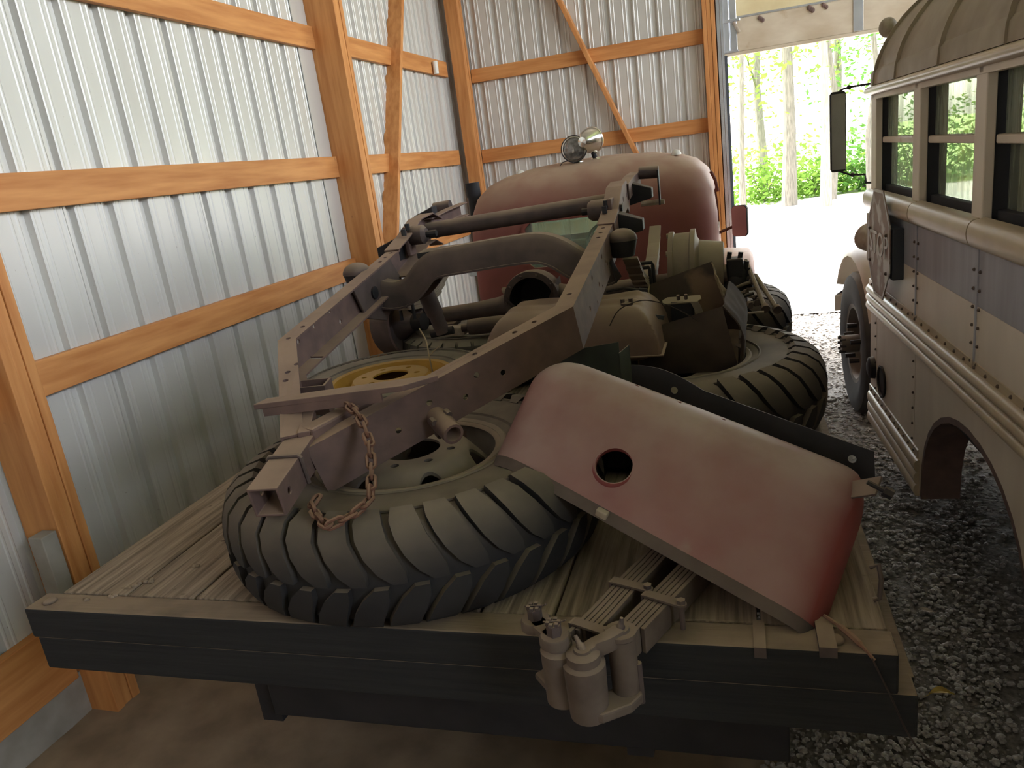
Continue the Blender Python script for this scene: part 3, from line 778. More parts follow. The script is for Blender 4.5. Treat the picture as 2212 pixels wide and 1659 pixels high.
# kick-ups over the axle and rear horns
kh = holes_x(-.47, [(3.50, 1.79), (3.46, 1.765), (3.62, 1.80)], .012)
MB().sweep([(-.462, 3.16, 1.722), (-.462, 3.32, 1.765), (-.462, 3.50, 1.850), (-.462, 3.66, 1.868), (-.462, 3.74, 1.83)], channel(1, .13, .075)).build('kick_up', 'rust2', fr, bevel=.004, cut=kh)
MB().sweep([(-.452, 3.66, 1.85), (-.452, 3.95, 1.878), (-.452, 4.18, 1.885)], channel(1, .075, .055)).build('rear_horn', 'rust2', fr, bevel=.004)
kl = holes_x(-1.5, [(3.45, 1.75), (3.50, 1.70), (3.58, 1.74)], .014)
MB().sweep([(-1.508, 3.14, 1.71), (-1.508, 3.30, 1.755), (-1.508, 3.46, 1.815), (-1.508, 3.62, 1.828), (-1.508, 3.74, 1.79)], channel(-1, .14, .075)).build('kick_up', 'rust2', fr, bevel=.004, cut=kl)
MB().sweep([(-1.505, 3.64, 1.80), (-1.505, 3.95, 1.822), (-1.505, 4.22, 1.835)], channel(-1, .075, .055)).build('rear_horn', 'rust2', fr, bevel=.004)
# tongue: receiver tube, brace, plate
ax_ = V((-1.155, 1.76, 1.352)) - V((-1.122, 1.44, 1.290)); sd, up_ = frame_of(ax_)
a = .0415; b = .035
rt = MB()
sq = [(-a, -a), (a, -a), (a, a), (-a, a)]; sqi = [(-b, -b), (b, -b), (b, b), (-b, b)]
P0, P1 = V((-1.122, 1.44, 1.290)), V((-1.155, 1.76, 1.352))
vs = [P0 + sd * x + up_ * z for x, z in sq] + [P0 + sd * x + up_ * z for x, z in sqi] + [P1 + sd * x + up_ * z for x, z in sq] + [P1 + sd * x + up_ * z for x, z in sqi]
fs = []
for i in range(4):
    j = (i + 1) % 4
    fs += [(i, j, 4 + j, 4 + i), (i, 8 + i, 8 + j, j), (4 + i, 4 + j, 12 + j, 12 + i), (8 + i, 12 + i, 12 + j, 8 + j)]
rt.add(vs, fs)
pc = P0 + ax_.normalized() * .05
rcut = MB().cyl(pc - sd * .1, pc + sd * .1, .0095, 14)
rt.build('receiver_tube', 'rust2', fr, cut=rcut, bevel=.002)
MB().tube([P0 + ax_ * .42 + (sd * x + up_ * z) for x, z in ((-.046, -.03), (-.046, .040), (-.04, .046), (.04, .046), (.046, .040), (.046, -.04))], .006, 8).build('weld_bead', 'rust', fr, smooth=True)
MB().sweep([(-1.13, 1.68, 1.395), (-1.03, 1.90, 1.418)], [(-.03, -.06), (.03, -.06), (.03, 0), (-.03, 0)]).build('tongue_brace', 'rust2', fr, bevel=.008)
MB().sweep([(-1.14, 1.66, 1.39), (-1.20, 1.80, 1.41)], [(-.004, -.07), (.03, -.07), (.03, 0), (-.004, 0)]).build('gusset', 'rust2', fr, bevel=.003)
pl = [(-1.325, 1.745), (-.865, 1.765), (-.785, 1.83), (-.80, 1.85), (-1.315, 1.80)]
zf = lambda x: 1.432 + (x + 1.325) * .062
mb = MB(); n5 = len(pl)
mb.add([V((x, y, zf(x) + .016)) for x, y in pl] + [V((x, y, zf(x))) for x, y in pl], [tuple(range(n5)), tuple(range(2 * n5 - 1, n5 - 1, -1))] + [(i, n5 + i, n5 + (i + 1) % n5, (i + 1) % n5) for i in range(n5)])
mb.build('cross_plate', 'rust2', fr, bevel=.002)
MB().beam((-1.30, 1.752, 1.425), (-.93, 1.766, 1.448), .008, .03).build('plate_lip', 'rust2', fr)
# open square tube stub welded inside the left rail
sc_ = V((-1.30, 2.02, 1.33)); sx_, sy_ = V((.055, .008, 0)), V((-.012, .045, 0))
mb = MB(); ring = [(-1, -1), (1, -1), (1, 1), (-1, 1)]
lo = [sc_ + sx_ * q + sy_ * r_ for q, r_ in ring]; li = [sc_ + sx_ * q * .85 + sy_ * r_ * .85 for q, r_ in ring]; hi = [p + V((0, .0, .095)) for p in lo]; hii = [p + V((0, 0, .095)) for p in li]
mb.add(lo + li + hi + hii, [q for i in range(4) for q in ((i, (i + 1) % 4, 8 + (i + 1) % 4, 8 + i), (4 + i, 12 + i, 12 + (i + 1) % 4, 4 + (i + 1) % 4), (8 + i, 8 + (i + 1) % 4, 12 + (i + 1) % 4, 12 + i))])
mb.build('square_tube', 'rust2', fr)
# body-mount stub on the right rail of the tongue
q0 = V((-.835, 1.885, 1.345)); q1 = V((-.752, 1.80, 1.318)); dq = (q1 - q0).normalized()
MB().lathe([(.03, 0), (.032, .05), (.030, .118), (.022, .118), (.022, .03), (0, .03)], q0, dq, 20).build('mount_stub', 'rust2', fr, smooth=True)
for k in range(4):
    s2, u2 = frame_of(dq); p = q0 + dq * .05 + (s2 * math.cos(k * PI / 2 + .5) + u2 * math.sin(k * PI / 2 + .5)) * .034
    MB().cyl(p - dq * .012, p + dq * .012, .009, 8).build('stub_bolt', 'rust', fr, smooth=True)
# cross members
MB().tube([(-1.47, 3.60, 1.742), (-.50, 3.60, 1.782)], .040, 18).build('tube_crossmember', 'rust', fr, smooth=True)
cp = [(-1.49, 1.60), (-1.42, 1.585), (-1.36, 1.60), (-1.29, 1.665), (-1.22, 1.70), (-1.10, 1.712), (-.82, 1.728), (-.72, 1.720), (-.64, 1.685), (-.57, 1.635), (-.51, 1.61), (-.48, 1.615)]
path = [V((x, 3.02 - .0 * x, z)) for x, z in cp]


def hat(path, name, mt):
    mb = MB(); pr = [(-.075, -.115), (-.062, -.115), (-.052, -.02), (-.035, 0), (.035, 0), (.052, -.02), (.062, -.115), (.075, -.115), (.075, -.107), (.056, -.107), (.046, -.02), (.030, -.008), (-.030, -.008), (-.046, -.02), (-.056, -.107), (-.075, -.107)]
    vs = []
    for i, p in enumerate(path):
        t = (path[min(i + 1, len(path) - 1)] - path[max(i - 1, 0)]).normalized(); u = V((-t.z, 0, t.x)); f = V((0, -1, 0))
        vs += [p - f * x + u * z for x, z in pr]
    n = len(pr); fs = [(i * n + j, i * n + (j + 1) % n, (i + 1) * n + (j + 1) % n, (i + 1) * n + j) for i in range(len(path) - 1) for j in range(n)]
    return mb.add(vs, fs + [tuple(range(n)), tuple(range(len(vs) - 1, len(vs) - n - 1, -1))]).build(name, mt, fr, smooth=True, sharp=35)


fine = []
for i in range(len(path) - 1):
    for k in range(4):
        t = k / 4; p0 = path[max(i - 1, 0)]; p1 = path[i]; p2 = path[i + 1]; p3 = path[min(i + 2, len(path) - 1)]
        fine.append(.5 * ((2 * p1) + (-p0 + p2) * t + (2 * p0 - 5 * p1 + 4 * p2 - p3) * t * t + (-p0 + 3 * p1 - 3 * p2 + p3) * t ** 3))
fine.append(path[-1]); hat(fine, 'hat_crossmember', 'rust')
# web gussets where it meets the rails
MB().prism([(2.72, 1.62), (3.10, 1.69), (3.22, 1.55), (2.98, 1.42), (2.80, 1.47)], (-1.485, 0, 0), (0, 1, 0), (0, 0, 1), (.012, 0, 0)).build('rail_gusset', 'rust', fr, bevel=.003)
MB().cyl((-1.475, 2.90, 1.56), (-1.465, 2.90, 1.56), .028, 16).build('rubber_plug', 'black', fr, smooth=True)
# spring hanger brackets, bump stops and shackles
for s, x in ((1, -.47), (-1, -1.5)):
    e = 'black'
    for yy, zz, L in ((3.28, 1.70, .085), (3.78, 1.80, .085)):
        mb = MB().add([V((x, yy, zz + .05)), V((x + s * .11, yy, zz + .012)), V((x + s * .11, yy, zz - .035)), V((x, yy, zz - .06)), V((x, yy + .075, zz + .055)), V((x + s * .11, yy + .075, zz + .012)), V((x + s * .11, yy + .075, zz - .035)), V((x, yy + .075, zz - .06))],
                      [(0, 1, 2, 3), (7, 6, 5, 4), (0, 4, 5, 1), (1, 5, 6, 2), (2, 6, 7, 3), (3, 7, 4, 0)])
        mb.build('body_bracket', 'black', fr, bevel=.004)
    c = V((x + s * .045, 2.92 if s < 0 else 3.08, 1.655 if s < 0 else 1.665))
    bs = MB().ball(c + V((0, 0, -.01)), (.062, .062, .048), 18, 8, 0).build('bump_stop', 'rust', fr, smooth=True)
    MB().lathe([(.0, -.075), (.045, -.075), (.06, -.01), (.0, -.01)], c, (0, 0, 1), 18).build('stop_cup', 'black', bs, smooth=True)
    # shock eye inside the rail
    p = V((x - s * .075, 3.36, 1.765 if s > 0 else 1.745))
    MB().lathe([(0, -.055), (.035, -.055), (.045, -.04), (.045, .03), (.03, .045), (0, .045)], p, (1, 0, 0), 16).build('shock_eye', 'rust', fr, smooth=True)
    MB().cyl(p + V((-.085, 0, 0)), p + V((.095, 0, 0)), .016, 8).build('eye_bolt', 'black', fr)
    MB().prism([(-.05, .045), (.05, .045), (.035, -.09), (-.035, -.09)], p + V((s * .035, 0, 0)), (0, 1, 0), (0, 0, 1), (s * .02, 0, 0)).build('eye_bracket', 'rust2', fr, bevel=.004)
    for k in range(2):
        MB().cyl((x - s * .045, 3.27 + .05 * k, 1.755 + .02 * k), (x - s * .045, 3.27 + .05 * k, 1.785 + .02 * k), .012, 6).build('bolt', 'black', fr)
    # rear shackle
    MB().cyl((x + s * .02, 4.12, 1.878 if s > 0 else 1.83), (x + s * .12, 4.12, 1.872 if s > 0 else 1.825), .032, 16).build('shackle_eye', 'rust', fr, smooth=True)
    MB().prism([(-.03, .02), (.03, .02), (.03, -.16), (-.03, -.16)], (x + s * .115, 4.10, 1.865 if s > 0 else 1.82), (0, 1, 0), (0, 0, 1), (s * .008, 0, 0)).build('shackle_plate', 'black', fr, bevel=.003)
    MB().cyl((x + s * .02, 4.10, 1.72), (x + s * .14, 4.10, 1.72), .014, 8).build('shackle_pin', 'bone', fr, smooth=True)
    # leaf spring under the rail
    sp = None
    for k in range(6):
        L = 1.0 - .12 * k; pts = []
        for q in range(9):
            u_ = q / 8 * 2 - 1
            pts.append(V((x + s * .075, 3.62 + u_ * L * .58, 1.36 + .0105 * (5 - k) + .17 * (u_ * L) ** 2)))
        o = MB().sweep(pts, [(-.030, 0), (.030, 0), (.030, .009), (-.030, .009)]).build('spring_leaf', 'alu', fr)
    for yy in (3.42, 3.56):
        MB().tube([(x + s * .040, yy, 1.33), (x + s * .040, yy, 1.47), (x + s * .045, yy, 1.485), (x + s * .105, yy, 1.485), (x + s * .110, yy, 1.47), (x + s * .110, yy, 1.33)], .009, 8).build('u_bolt', 'black', fr, smooth=True)
# shock absorber leaning inside the left rail
MB().cyl((-1.405, 3.22, 1.60), (-1.355, 3.25, 1.38), .040, 16).build('shock_absorber', 'rust', fr, smooth=True)
MB().cyl((-1.357, 3.25, 1.39), (-1.335, 3.26, 1.285), .034, 16).build('shock_body', 'rust', fr, smooth=True)
MB().cyl((-1.395, 3.255, 1.285), (-1.285, 3.27, 1.295), .020, 12).build('shock_pin', 'black', fr, smooth=True)

# plank lying over the hat cross member
pk = thing('wooden_plank', 'short dusty wooden plank lying on the hat-shaped cross member', 'plank', (-1.05, 3.05, 1.715))
MB().prism([(-1.285, 0), (-.80, 0), (-.785, .10), (-1.29, .11)], (0, 2.985, 1.7155), (1, 0, .032), (0, 1, .05), (0, 0, .024)).build('board', 'sill', pk, bevel=.003)

# ---- chain
ch = thing('chain', 'rusty steel chain draped over the tongue of the chassis frame', 'chain', (-.98, 1.6, 1.2))
cpts = [V(p) for p in ((-1.075, 1.79, 1.420), (-1.02, 1.745, 1.432), (-.965, 1.70, 1.405), (-.925, 1.645, 1.359), (-.902, 1.585, 1.305), (-.880, 1.515, 1.265), (-.890, 1.468, 1.256), (-.913, 1.432, 1.252), (-.942, 1.405, 1.247), (-.985, 1.437, 1.250), (-1.036, 1.495, 1.256), (-1.030, 1.535, 1.270))]
cum = [0]
for i in range(1, len(cpts)): cum.append(cum[-1] + (cpts[i] - cpts[i - 1]).length)


def along(s):
    for i in range(1, len(cpts)):
        if s <= cum[i]: return lerp(cpts[i - 1], cpts[i], (s - cum[i - 1]) / (cum[i] - cum[i - 1]))
    return cpts[-1]


pitch = .033; nl = int(cum[-1] / pitch)
for k in range(nl):
    p = along(k * pitch); q = along((k + 1) * pitch); t = (q - p).normalized(); s1, u1 = frame_of(t)
    if k % 2: s1 = u1
    s1 = (s1 + .25 * V((random.uniform(-1, 1), random.uniform(-1, 1), random.uniform(-1, 1)))); s1 = (s1 - t * s1.dot(t)).normalized()
    c = (p + q) / 2; pts = []
    for a in range(14):
        an = 2 * PI * a / 14; x = .0105 * math.cos(an); z = .0105 * math.sin(an) + (.0115 if math.sin(an) > 0 else -.0115)
        pts.append(c + s1 * x + t * z)
    w3 = t.cross(s1); mb = MB(); vs = []
    for i, pp_ in enumerate(pts):
        tt = (pts[(i + 1) % 14] - pts[i - 1]).normalized(); nn = tt.cross(w3)
        vs += [pp_ + (nn * math.cos(b * PI / 3) + w3 * math.sin(b * PI / 3)) * .0048 for b in range(6)]
    mb.add(vs, [(i * 6 + j, i * 6 + (j + 1) % 6, ((i + 1) % 14) * 6 + (j + 1) % 6, ((i + 1) % 14) * 6 + j) for i in range(14) for j in range(6)])
    mb.build('link', 'chain', ch, smooth=True)

# ================================================================== red body panel leaning on the tyre
fd = thing('body_panel', 'faded red truck nose panel with a round hole leaning on the front tyre', 'body panel', (-.1, 1.7, DZ))
LB, LT, RB, RT = V((-.660, 1.80, 1.290)), V((-.545, 2.07, 1.525)), V((.150, 1.49, .968)), V((.315, 1.78, 1.235))
FN = ((RB - LB).cross(LT - LB)).normalized()
if FN.y > 0: FN = -FN


def fillet(t, r): return r * (1 - math.sqrt(max(0, 1 - t * t)))


def skin(u, v):
    # u left..right, v bottom..top: rounded left end, rounded right end and a rolled top
    p = lerp(lerp(LB, RB, u), lerp(LT, RT, u), v)
    ru, rv = .16, .38
    back = 0
    if u < ru: back += fillet(1 - u / ru, .11)
    if u > 1 - .10: back += fillet(1 - (1 - u) / .10, .075)
    if v > 1 - rv: back += fillet(1 - (1 - v) / rv, .13)
    # corners pull in so the outline is round
    cu = max(0, 1 - u / .16); cv = max(0, (v - .62) / .38)
    k = cu * cu * cv * cv
    cu2 = max(0, (u - .93) / .07); k2 = cu2 * cu2 * cv * cv
    p = p + ((LB + RB + LT + RT) / 4 - p).normalized() * (.05 * k + .03 * k2)
    bulge = .020 * math.sin(PI * u) * math.sin(PI * min(1, v * .9))
    return p + FN * (bulge - back)


def edge_back(f, d):  # a return flange running back from an edge
    return lambda t, s: f(t) - FN * d * s


hc = lerp(lerp(LB, RB, .385), lerp(LT, RT, .385), .27)
hcut = MB().cyl(hc - FN * .2, hc + FN * .2, .047, 36)
for u, v in ((.335, .93), (.47, .92), (.60, .92)):
    p = skin(u, v); hcut.cyl(p - V((0, 0, .05)), p + V((0, 0, .05)), .0055, 10)
pn = MB()
pn.grid(skin, 56, 30)
pn.grid(edge_back(lambda t: skin(t, 1), .06), 56, 3)
pn.grid(edge_back(lambda t: skin(0, t), .07), 30, 3)
pn.grid(edge_back(lambda t: skin(1, t), .20), 30, 5)
pno = pn.build('skin', 'red', fd, smooth=True, sharp=50, solid=.004, cut=hcut, weld=True)
# rolled bottom lip
lipf = lambda u, s: skin(u, 0) + (LB - LT).normalized() * .030 * s - FN * .006 * s
MB().grid(lipf, 56, 2).build('lip', 'primer', fd, smooth=True, solid=.006)
MB().lathe([(.047, -.010), (.047, .002), (.050, .004), (.055, .001), (.058, -.004)], hc + FN * .012, FN, 36).build('hole_rim', 'red', fd, smooth=True)
# back flange standing behind the rolled top
bf = lambda u, v: lerp(V((-.30, 2.12, 1.31)), V((.315, 1.88, 1.12)), u) + V((0, .02, .085 + .02 * math.sin(PI * min(1, u * 3)))) * v
bcut = MB()
for u in (.20, .92):
    p = bf(u, .55); bcut.cyl(p - V((0, .05, 0)), p + V((0, .05, 0)), .010, 14)
MB().grid(bf, 24, 4).build('back_flange', 'black', fd, solid=.004, cut=bcut)
MB().beam((.235, 1.76, 1.165), (.292, 1.70, 1.205), .05, .006, up=(0, -.6, .8)).build('corner_bracket', 'rust', fd, bevel=.001)
MB().cyl((.268, 1.70, 1.215), (.312, 1.69, 1.19), .006, 8).build('bracket_bolt', 'black', fd, smooth=True)
MB().cyl((.300, 1.692, 1.197), (.318, 1.688, 1.187), .012, 6).build('bolt_head', 'black', fd)
MB().beam(lerp(LB, RB, .38) + V((.0, -.012, -.012)), lerp(LB, RB, .415) + V((0, -.012, -.012)), .018, .022).build('clip', 'bone', fd, bevel=.004)
MB().tube([(.268, 1.66, 1.02), (.285, 1.655, 1.03), (.288, 1.64, 1.0), (.283, 1.63, .96), (.27, 1.63, .955)], .006, 8).build('side_handle', 'rust', fd, smooth=True)


# ================================================================== leaf springs lying on their sides over the sill
def catmull(pts, n=6):
    out = []; pts = [V(p) for p in pts]
    for i in range(len(pts) - 1):
        p0 = pts[max(i - 1, 0)]; p1 = pts[i]; p2 = pts[i + 1]; p3 = pts[min(i + 2, len(pts) - 1)]
        for k in range(n):
            t = k / n
            out.append(.5 * ((2 * p1) + (-p0 + p2) * t + (2 * p0 - 5 * p1 + 4 * p2 - p3) * t * t + (-p0 + 3 * p1 - 3 * p2 + p3) * t ** 3))
    out.append(pts[-1]); return out


def offset(path, d):
    o = []
    for i, p in enumerate(path):
        t = (path[min(i + 1, len(path) - 1)] - path[max(i - 1, 0)]); s = V((t.y, -t.x, 0)).normalized(); o.append(p + s * d)
    return o


def leaf_pack(label, ctrl, clamps, starts, zb=.956, h=.062):
    t = thing('leaf_spring', label, 'leaf spring', (ctrl[2][0], ctrl[2][1], zb), 'leaf springs lying over the rear sill')
    path = catmull([(x, y, zb) for x, y in ctrl], 8)
    for i, st in enumerate(starts):
        off = offset(path, -.024 + .0122 * i); n = len(off); off = off[int(st * n):]
        MB().sweep(off, [(-.0053, 0), (.0053, 0), (.0053, h), (-.0053, h)]).build('leaf', 'spring', t, bevel=.0015)
    for s in clamps:
        i = int(s * (len(path) - 2)); p = path[i]; tt = (path[i + 1] - p).normalized(); sd = V((tt.y, -tt.x, 0))
        c = p + V((0, 0, h + .003)) + sd * .010
        poly = [(-.040, -.013), (.050, -.013), (.060, -.008), (.064, 0), (.060, .008), (.050, .013), (-.040, .013)]
        k = MB().prism(poly, c, sd, tt, (0, 0, .006)).build('clamp', 'spring', t, bevel=.001)
        MB().prism([(-.046, -.013), (-.040, -.013), (-.040, .013), (-.046, .013)], p + sd * .010, sd, tt, (0, 0, h + .008)).build('clamp_side', 'rust', k)
        MB().cyl(c + sd * .05 + V((0, 0, -.06)), c + sd * .05 + V((0, 0, .011)), .006, 10).build('clamp_bolt', 'rust', k, smooth=True)
        MB().cyl(c + sd * .05 + V((0, 0, .006)), c + sd * .05 + V((0, 0, .015)), .010, 6).build('nut', 'rust', k)
    return t


s1 = leaf_pack('left leaf spring of the pair, its castellated shackle bolts hanging over the sill', [(-.368, 1.335), (-.345, 1.385), (-.315, 1.46), (-.275, 1.57), (-.231, 1.68), (-.19, 1.80), (-.15, 1.95)], (.19, .50), (0.0, .13, .16, .19, .22))
s2 = leaf_pack('right leaf spring of the pair, ending in a thick curved shackle over the sill', [(-.268, 1.345), (-.245, 1.40), (-.205, 1.49), (-.155, 1.60), (-.11, 1.71), (-.075, 1.84)], (.46,), (0.0, .06, .10, .14, .2))
# left eye and shackle link
MB().lathe([(.039, -.07), (.040, .055), (.030, .062), (.030, .075), (0, .075)], (-.392, 1.318, .955), (0, 0, 1), 24).build('eye', 'spring', s1, smooth=True)
for p in ((-.397, 1.318, 1.035), (-.452, 1.372, 1.035)):
    MB().lathe([(.0, .010), (.030, .010), (.034, .004), (.034, -.012), (.0, -.012)], p, (0, 0, 1), 20).build('shackle_boss', 'spring', s1, smooth=True)
    b_ = MB().cyl(V(p) + V((0, 0, .01)), V(p) + V((0, 0, .035)), .0165, 6).build('castle_nut', 'rust', s1)
    for k in range(6):
        an = k * PI / 3 + .3
        MB().box(p[0] + .012 * math.cos(an) - .004, p[0] + .012 * math.cos(an) + .004, p[1] + .012 * math.sin(an) - .004, p[1] + .012 * math.sin(an) + .004, p[2] + .034, p[2] + .042).build('nut_tooth', 'rust', b_)
    MB().tube([V(p) + V((-.022, 0, .039)), V(p) + V((.02, .004, .040)), V(p) + V((.028, .0, .046))], .0018, 6).build('split_pin', 'rust', b_)
MB().beam((-.400, 1.320, 1.035), (-.452, 1.370, 1.035), .042, .020).build('shackle_link', 'spring', s1, bevel=.006)
MB().beam((-.405, 1.318, .905), (-.45, 1.360, .915), .042, .018).build('shackle_link', 'spring', s1, bevel=.006)
# right shackle: two bosses joined by a bowed arm, plate below
MB().lathe([(.042, -.085), (.045, .040), (.036, .046), (.036, .064), (.022, .070), (0, .070)], (-.335, 1.296, .955), (0, 0, 1), 24).build('eye', 'spring', s2, smooth=True)
MB().lathe([(.030, -.06), (.030, .07), (.034, .075), (.034, .085), (0, .086)], (-.262, 1.350, .955), (0, 0, 1), 22).build('shackle_boss', 'spring', s2, smooth=True)
MB().sweep(catmull([(-.335, 1.296, 1.012), (-.312, 1.318, 1.018), (-.285, 1.325, 1.030), (-.262, 1.348, 1.034)], 5), [(-.016, -.018), (.016, -.018), (.016, .016), (-.016, .016)]).build('shackle_arm', 'spring', s2, smooth=True, bevel=.006)
for p, tip in (((-.335, 1.296, 1.024), V((-.012, .01, .022))), ((-.262, 1.350, 1.040), V((.004, .0, .024)))):
    MB().tube([V(p), V(p) + tip * .45, V(p) + tip * .6, V(p) + tip * 1.25], [.010, .009, .006, .004], 10).build('grease_nipple', 'rust', s2, smooth=True)
    MB().lathe([(0, .006), (.018, .006), (.020, 0), (0, 0)], p, (0, 0, 1), 16).build('boss_cap', 'spring', s2, smooth=True)
pl2 = [(-.365, 1.285), (-.335, 1.262), (-.30, 1.262), (-.245, 1.30), (-.225, 1.335), (-.235, 1.37), (-.262, 1.382), (-.30, 1.34)]
mb = MB(); n5 = len(pl2)
mb.add([V((x, y, .872)) for x, y in pl2] + [V((x, y, .895)) for x, y in pl2], [tuple(range(n5)), tuple(range(n5, 2 * n5))] + [(i, (i + 1) % n5, n5 + (i + 1) % n5, n5 + i) for i in range(n5)])
mb.build('shackle_plate', 'spring', s2, bevel=.005)
MB().cyl((-.232, 1.352, .86), (-.232, 1.352, .96), .008, 8).build('pin', 'rust', s2, smooth=True)

# ================================================================== fuel tank
tn = thing('fuel_tank', 'dented brown ribbed fuel tank lying under the right frame rail', 'fuel tank', (-.6, 2.88, 1.24))


def tank_half(z0, z1, x0, x1, y0, y1, ribs, sgn):
    def f(u, v):
        x = x0 + (x1 - x0) * u; y = y0 + (y1 - y0) * v
        e = min(min(u, 1 - u) * (x1 - x0), min(v, 1 - v) * (y1 - y0)); h = min(1, e / .10); z = math.sin(h * PI / 2) ** .55
        zz = (z1 - z0) * z
        if ribs and e > .05:
            zz += .016 * max(0, math.sin(v * PI * 7)) ** 1.2 * min(1, (e - .05) / .05)
        zz += .012 * noise.noise(V((x * 6, y * 6, 4))) * h
        return V((x, y, z0 + sgn * zz))
    return MB().grid(f, 70, 60)


tank_half(1.285, 1.452, -.935, -.262, 2.64, 3.10, True, 1).build('upper_half', 'tank', tn, smooth=True)
tank_half(1.282, 1.33, -.88, -.30, 2.68, 3.06, False, -1).build('lower_half', 'tank', tn, smooth=True)
MB().grid(lambda u, v: V((-.945 + .693 * u, 2.63 + .48 * v, 1.2835)), 2, 2).build('seam_flange', 'tank', tn, solid=.004)
MB().lathe([(.022, 0), (.022, .012), (.016, .014), (0, .014)], (-.385, 2.76, 1.448), (0, 0, 1), 16).build('sender_cap', 'rust', tn, smooth=True)
for x in (-.40, -.37): MB().cyl((x, 2.76, 1.455), (x, 2.76, 1.475), .008, 8).build('stud', 'rust', tn, smooth=True)
gw = thing('loose_wire', 'thin looping wire lying over the fuel tank and box', 'wire', (-.3, 2.7, 1.45))
MB().tube(catmull([(-.44, 2.66, 1.40), (-.40, 2.67, 1.455), (-.33, 2.70, 1.475), (-.27, 2.72, 1.462), (-.20, 2.76, 1.42), (-.13, 2.80, 1.36)], 6), .0022, 6).build('strand', 'wire', gw)

# dark green sheet behind the red panel
gp = thing('sheet_metal_bracket', 'dark green bent sheet bracket propped behind the red body panel', 'bracket', (-.42, 2.3, 1.24))
MB().grid(lambda u, v: V((-.555 + .195 * u, 2.30 + .02 * v, 1.25 + (.150 + .022 * u) * v)), 6, 3).build('sheet', 'green', gp, solid=.003)
MB().grid(lambda u, v: V((-.36 + .02 * v, 2.30 + .10 * v, 1.26 + .13 * u)), 3, 3).build('side_flange', 'green', gp, solid=.003)
MB().grid(lambda u, v: V((-.55 + .28 * u, 2.30 - .01 * u + .10 * v, 1.245)), 3, 3).build('base_flange', 'green', gp, solid=.003)

# ================================================================== loose axle
ax = thing('axle_housing', 'bare rear axle with open differential housing lying across the tyres', 'axle', (-.95, 3.66, 1.28))
aL, aR = V((-1.60, 3.66, 1.285)), V((-.03, 3.68, 1.385))
ad = (aR - aL).normalized(); cc = lerp(aL, aR, .40) + V((0, 0, .02))
MB().tube([aL, lerp(aL, aR, .2), lerp(aL, aR, .28), lerp(aL, aR, .33), cc - ad * .09], [.042, .043, .052, .075, .105], 20, caps=False).build('axle_tube', 'rust', ax, smooth=True)
MB().tube([aR, lerp(aL, aR, .62), lerp(aL, aR, .53), lerp(aL, aR, .48), cc + ad * .09], [.042, .043, .052, .075, .105], 20, caps=False).build('axle_tube', 'rust', ax, smooth=True)
bowl = MB().lathe([(.112, -.085), (.142, -.085), (.145, -.07), (.146, -.03), (.140, .04), (.10, .11), (.04, .135), (0, .14)], cc, (0, 1, -.05), 40).build('bowl', 'rust', ax, smooth=True, sharp=45)
MB().lathe([(.112, -.083), (.122, 0), (.10, .09), (0, .12)], cc, (0, 1, -.05), 40).build('bowl_inside', 'black', ax, smooth=True)
for k in range(10):
    a = 2 * PI * k / 10
    MB().cyl(cc + V((.129 * math.cos(a), -.098, .129 * math.sin(a))), cc + V((.129 * math.cos(a), -.08, .129 * math.sin(a))), .007, 6).build('cover_bolt', 'rust', bowl)
dc = V((-1.66, 3.56, 1.285))
dax = V((1, -.18, .05)).normalized()
dm_ = MB().lathe([(.06, -.17), (.06, -.12), (.155, -.115), (.162, -.10), (.160, -.02), (.172, -.015), (.172, .01), (.160, .012), (.150, .0), (.09, -.02), (.06, .02), (.045, .06), (0, .06)], dc, dax, 40).build('brake_drum', 'rust', ax, smooth=True, sharp=40)
MB().lathe([(.045, .02), (.045, .12), (0, .12)], dc, dax, 20).build('drum_hub', 'black', ax, smooth=True)
MB().lathe([(.168, .005), (.175, .010), (.165, .016)], dc, dax, 40).build('backing_plate', 'rust2', ax, smooth=True)
MB().box(-1.52, -1.40, 3.58, 3.70, 1.240, 1.262).build('spring_seat', 'rust', ax, bevel=.004)
for x in (-1.50, -1.42): MB().cyl((x, 3.57, 1.20), (x, 3.57, 1.245), .010, 8).build('seat_bolt', 'black', ax, smooth=True)
# driveshaft piece beside it
ds = thing('steel_sleeve', 'short dark steel tube lying on the tyre in front of the axle', 'pipe', (-1.15, 3.42, 1.25))
MB().lathe([(.0, 0), (.020, 0), (.020, .03), (.036, .035), (.040, .06), (.040, .30), (.034, .31), (0, .31)], (-1.29, 3.40, 1.272), (1, .12, .02), 20).build('barrel', 'rust', ds, smooth=True)
MB().box(-1.40, -1.28, 3.40, 3.48, 1.235, 1.275).build('end_block', 'bone', ds, bevel=.005)
# wisp of straw
sw = thing('straw_stalk', 'dry straw stalk sticking up beside the yellow wheel', 'straw', (-1.17, 2.55, 1.2))
MB().tube(catmull([(-1.20, 2.75, 1.24), (-1.19, 2.72, 1.31), (-1.205, 2.75, 1.37), (-1.27, 2.85, 1.40)], 5), .003, 6).build('stalk', 'cord', sw)
MB().tube([(-1.195, 2.72, 1.31), (-1.15, 2.74, 1.345)], .002, 5).build('twig', 'cord', sw)

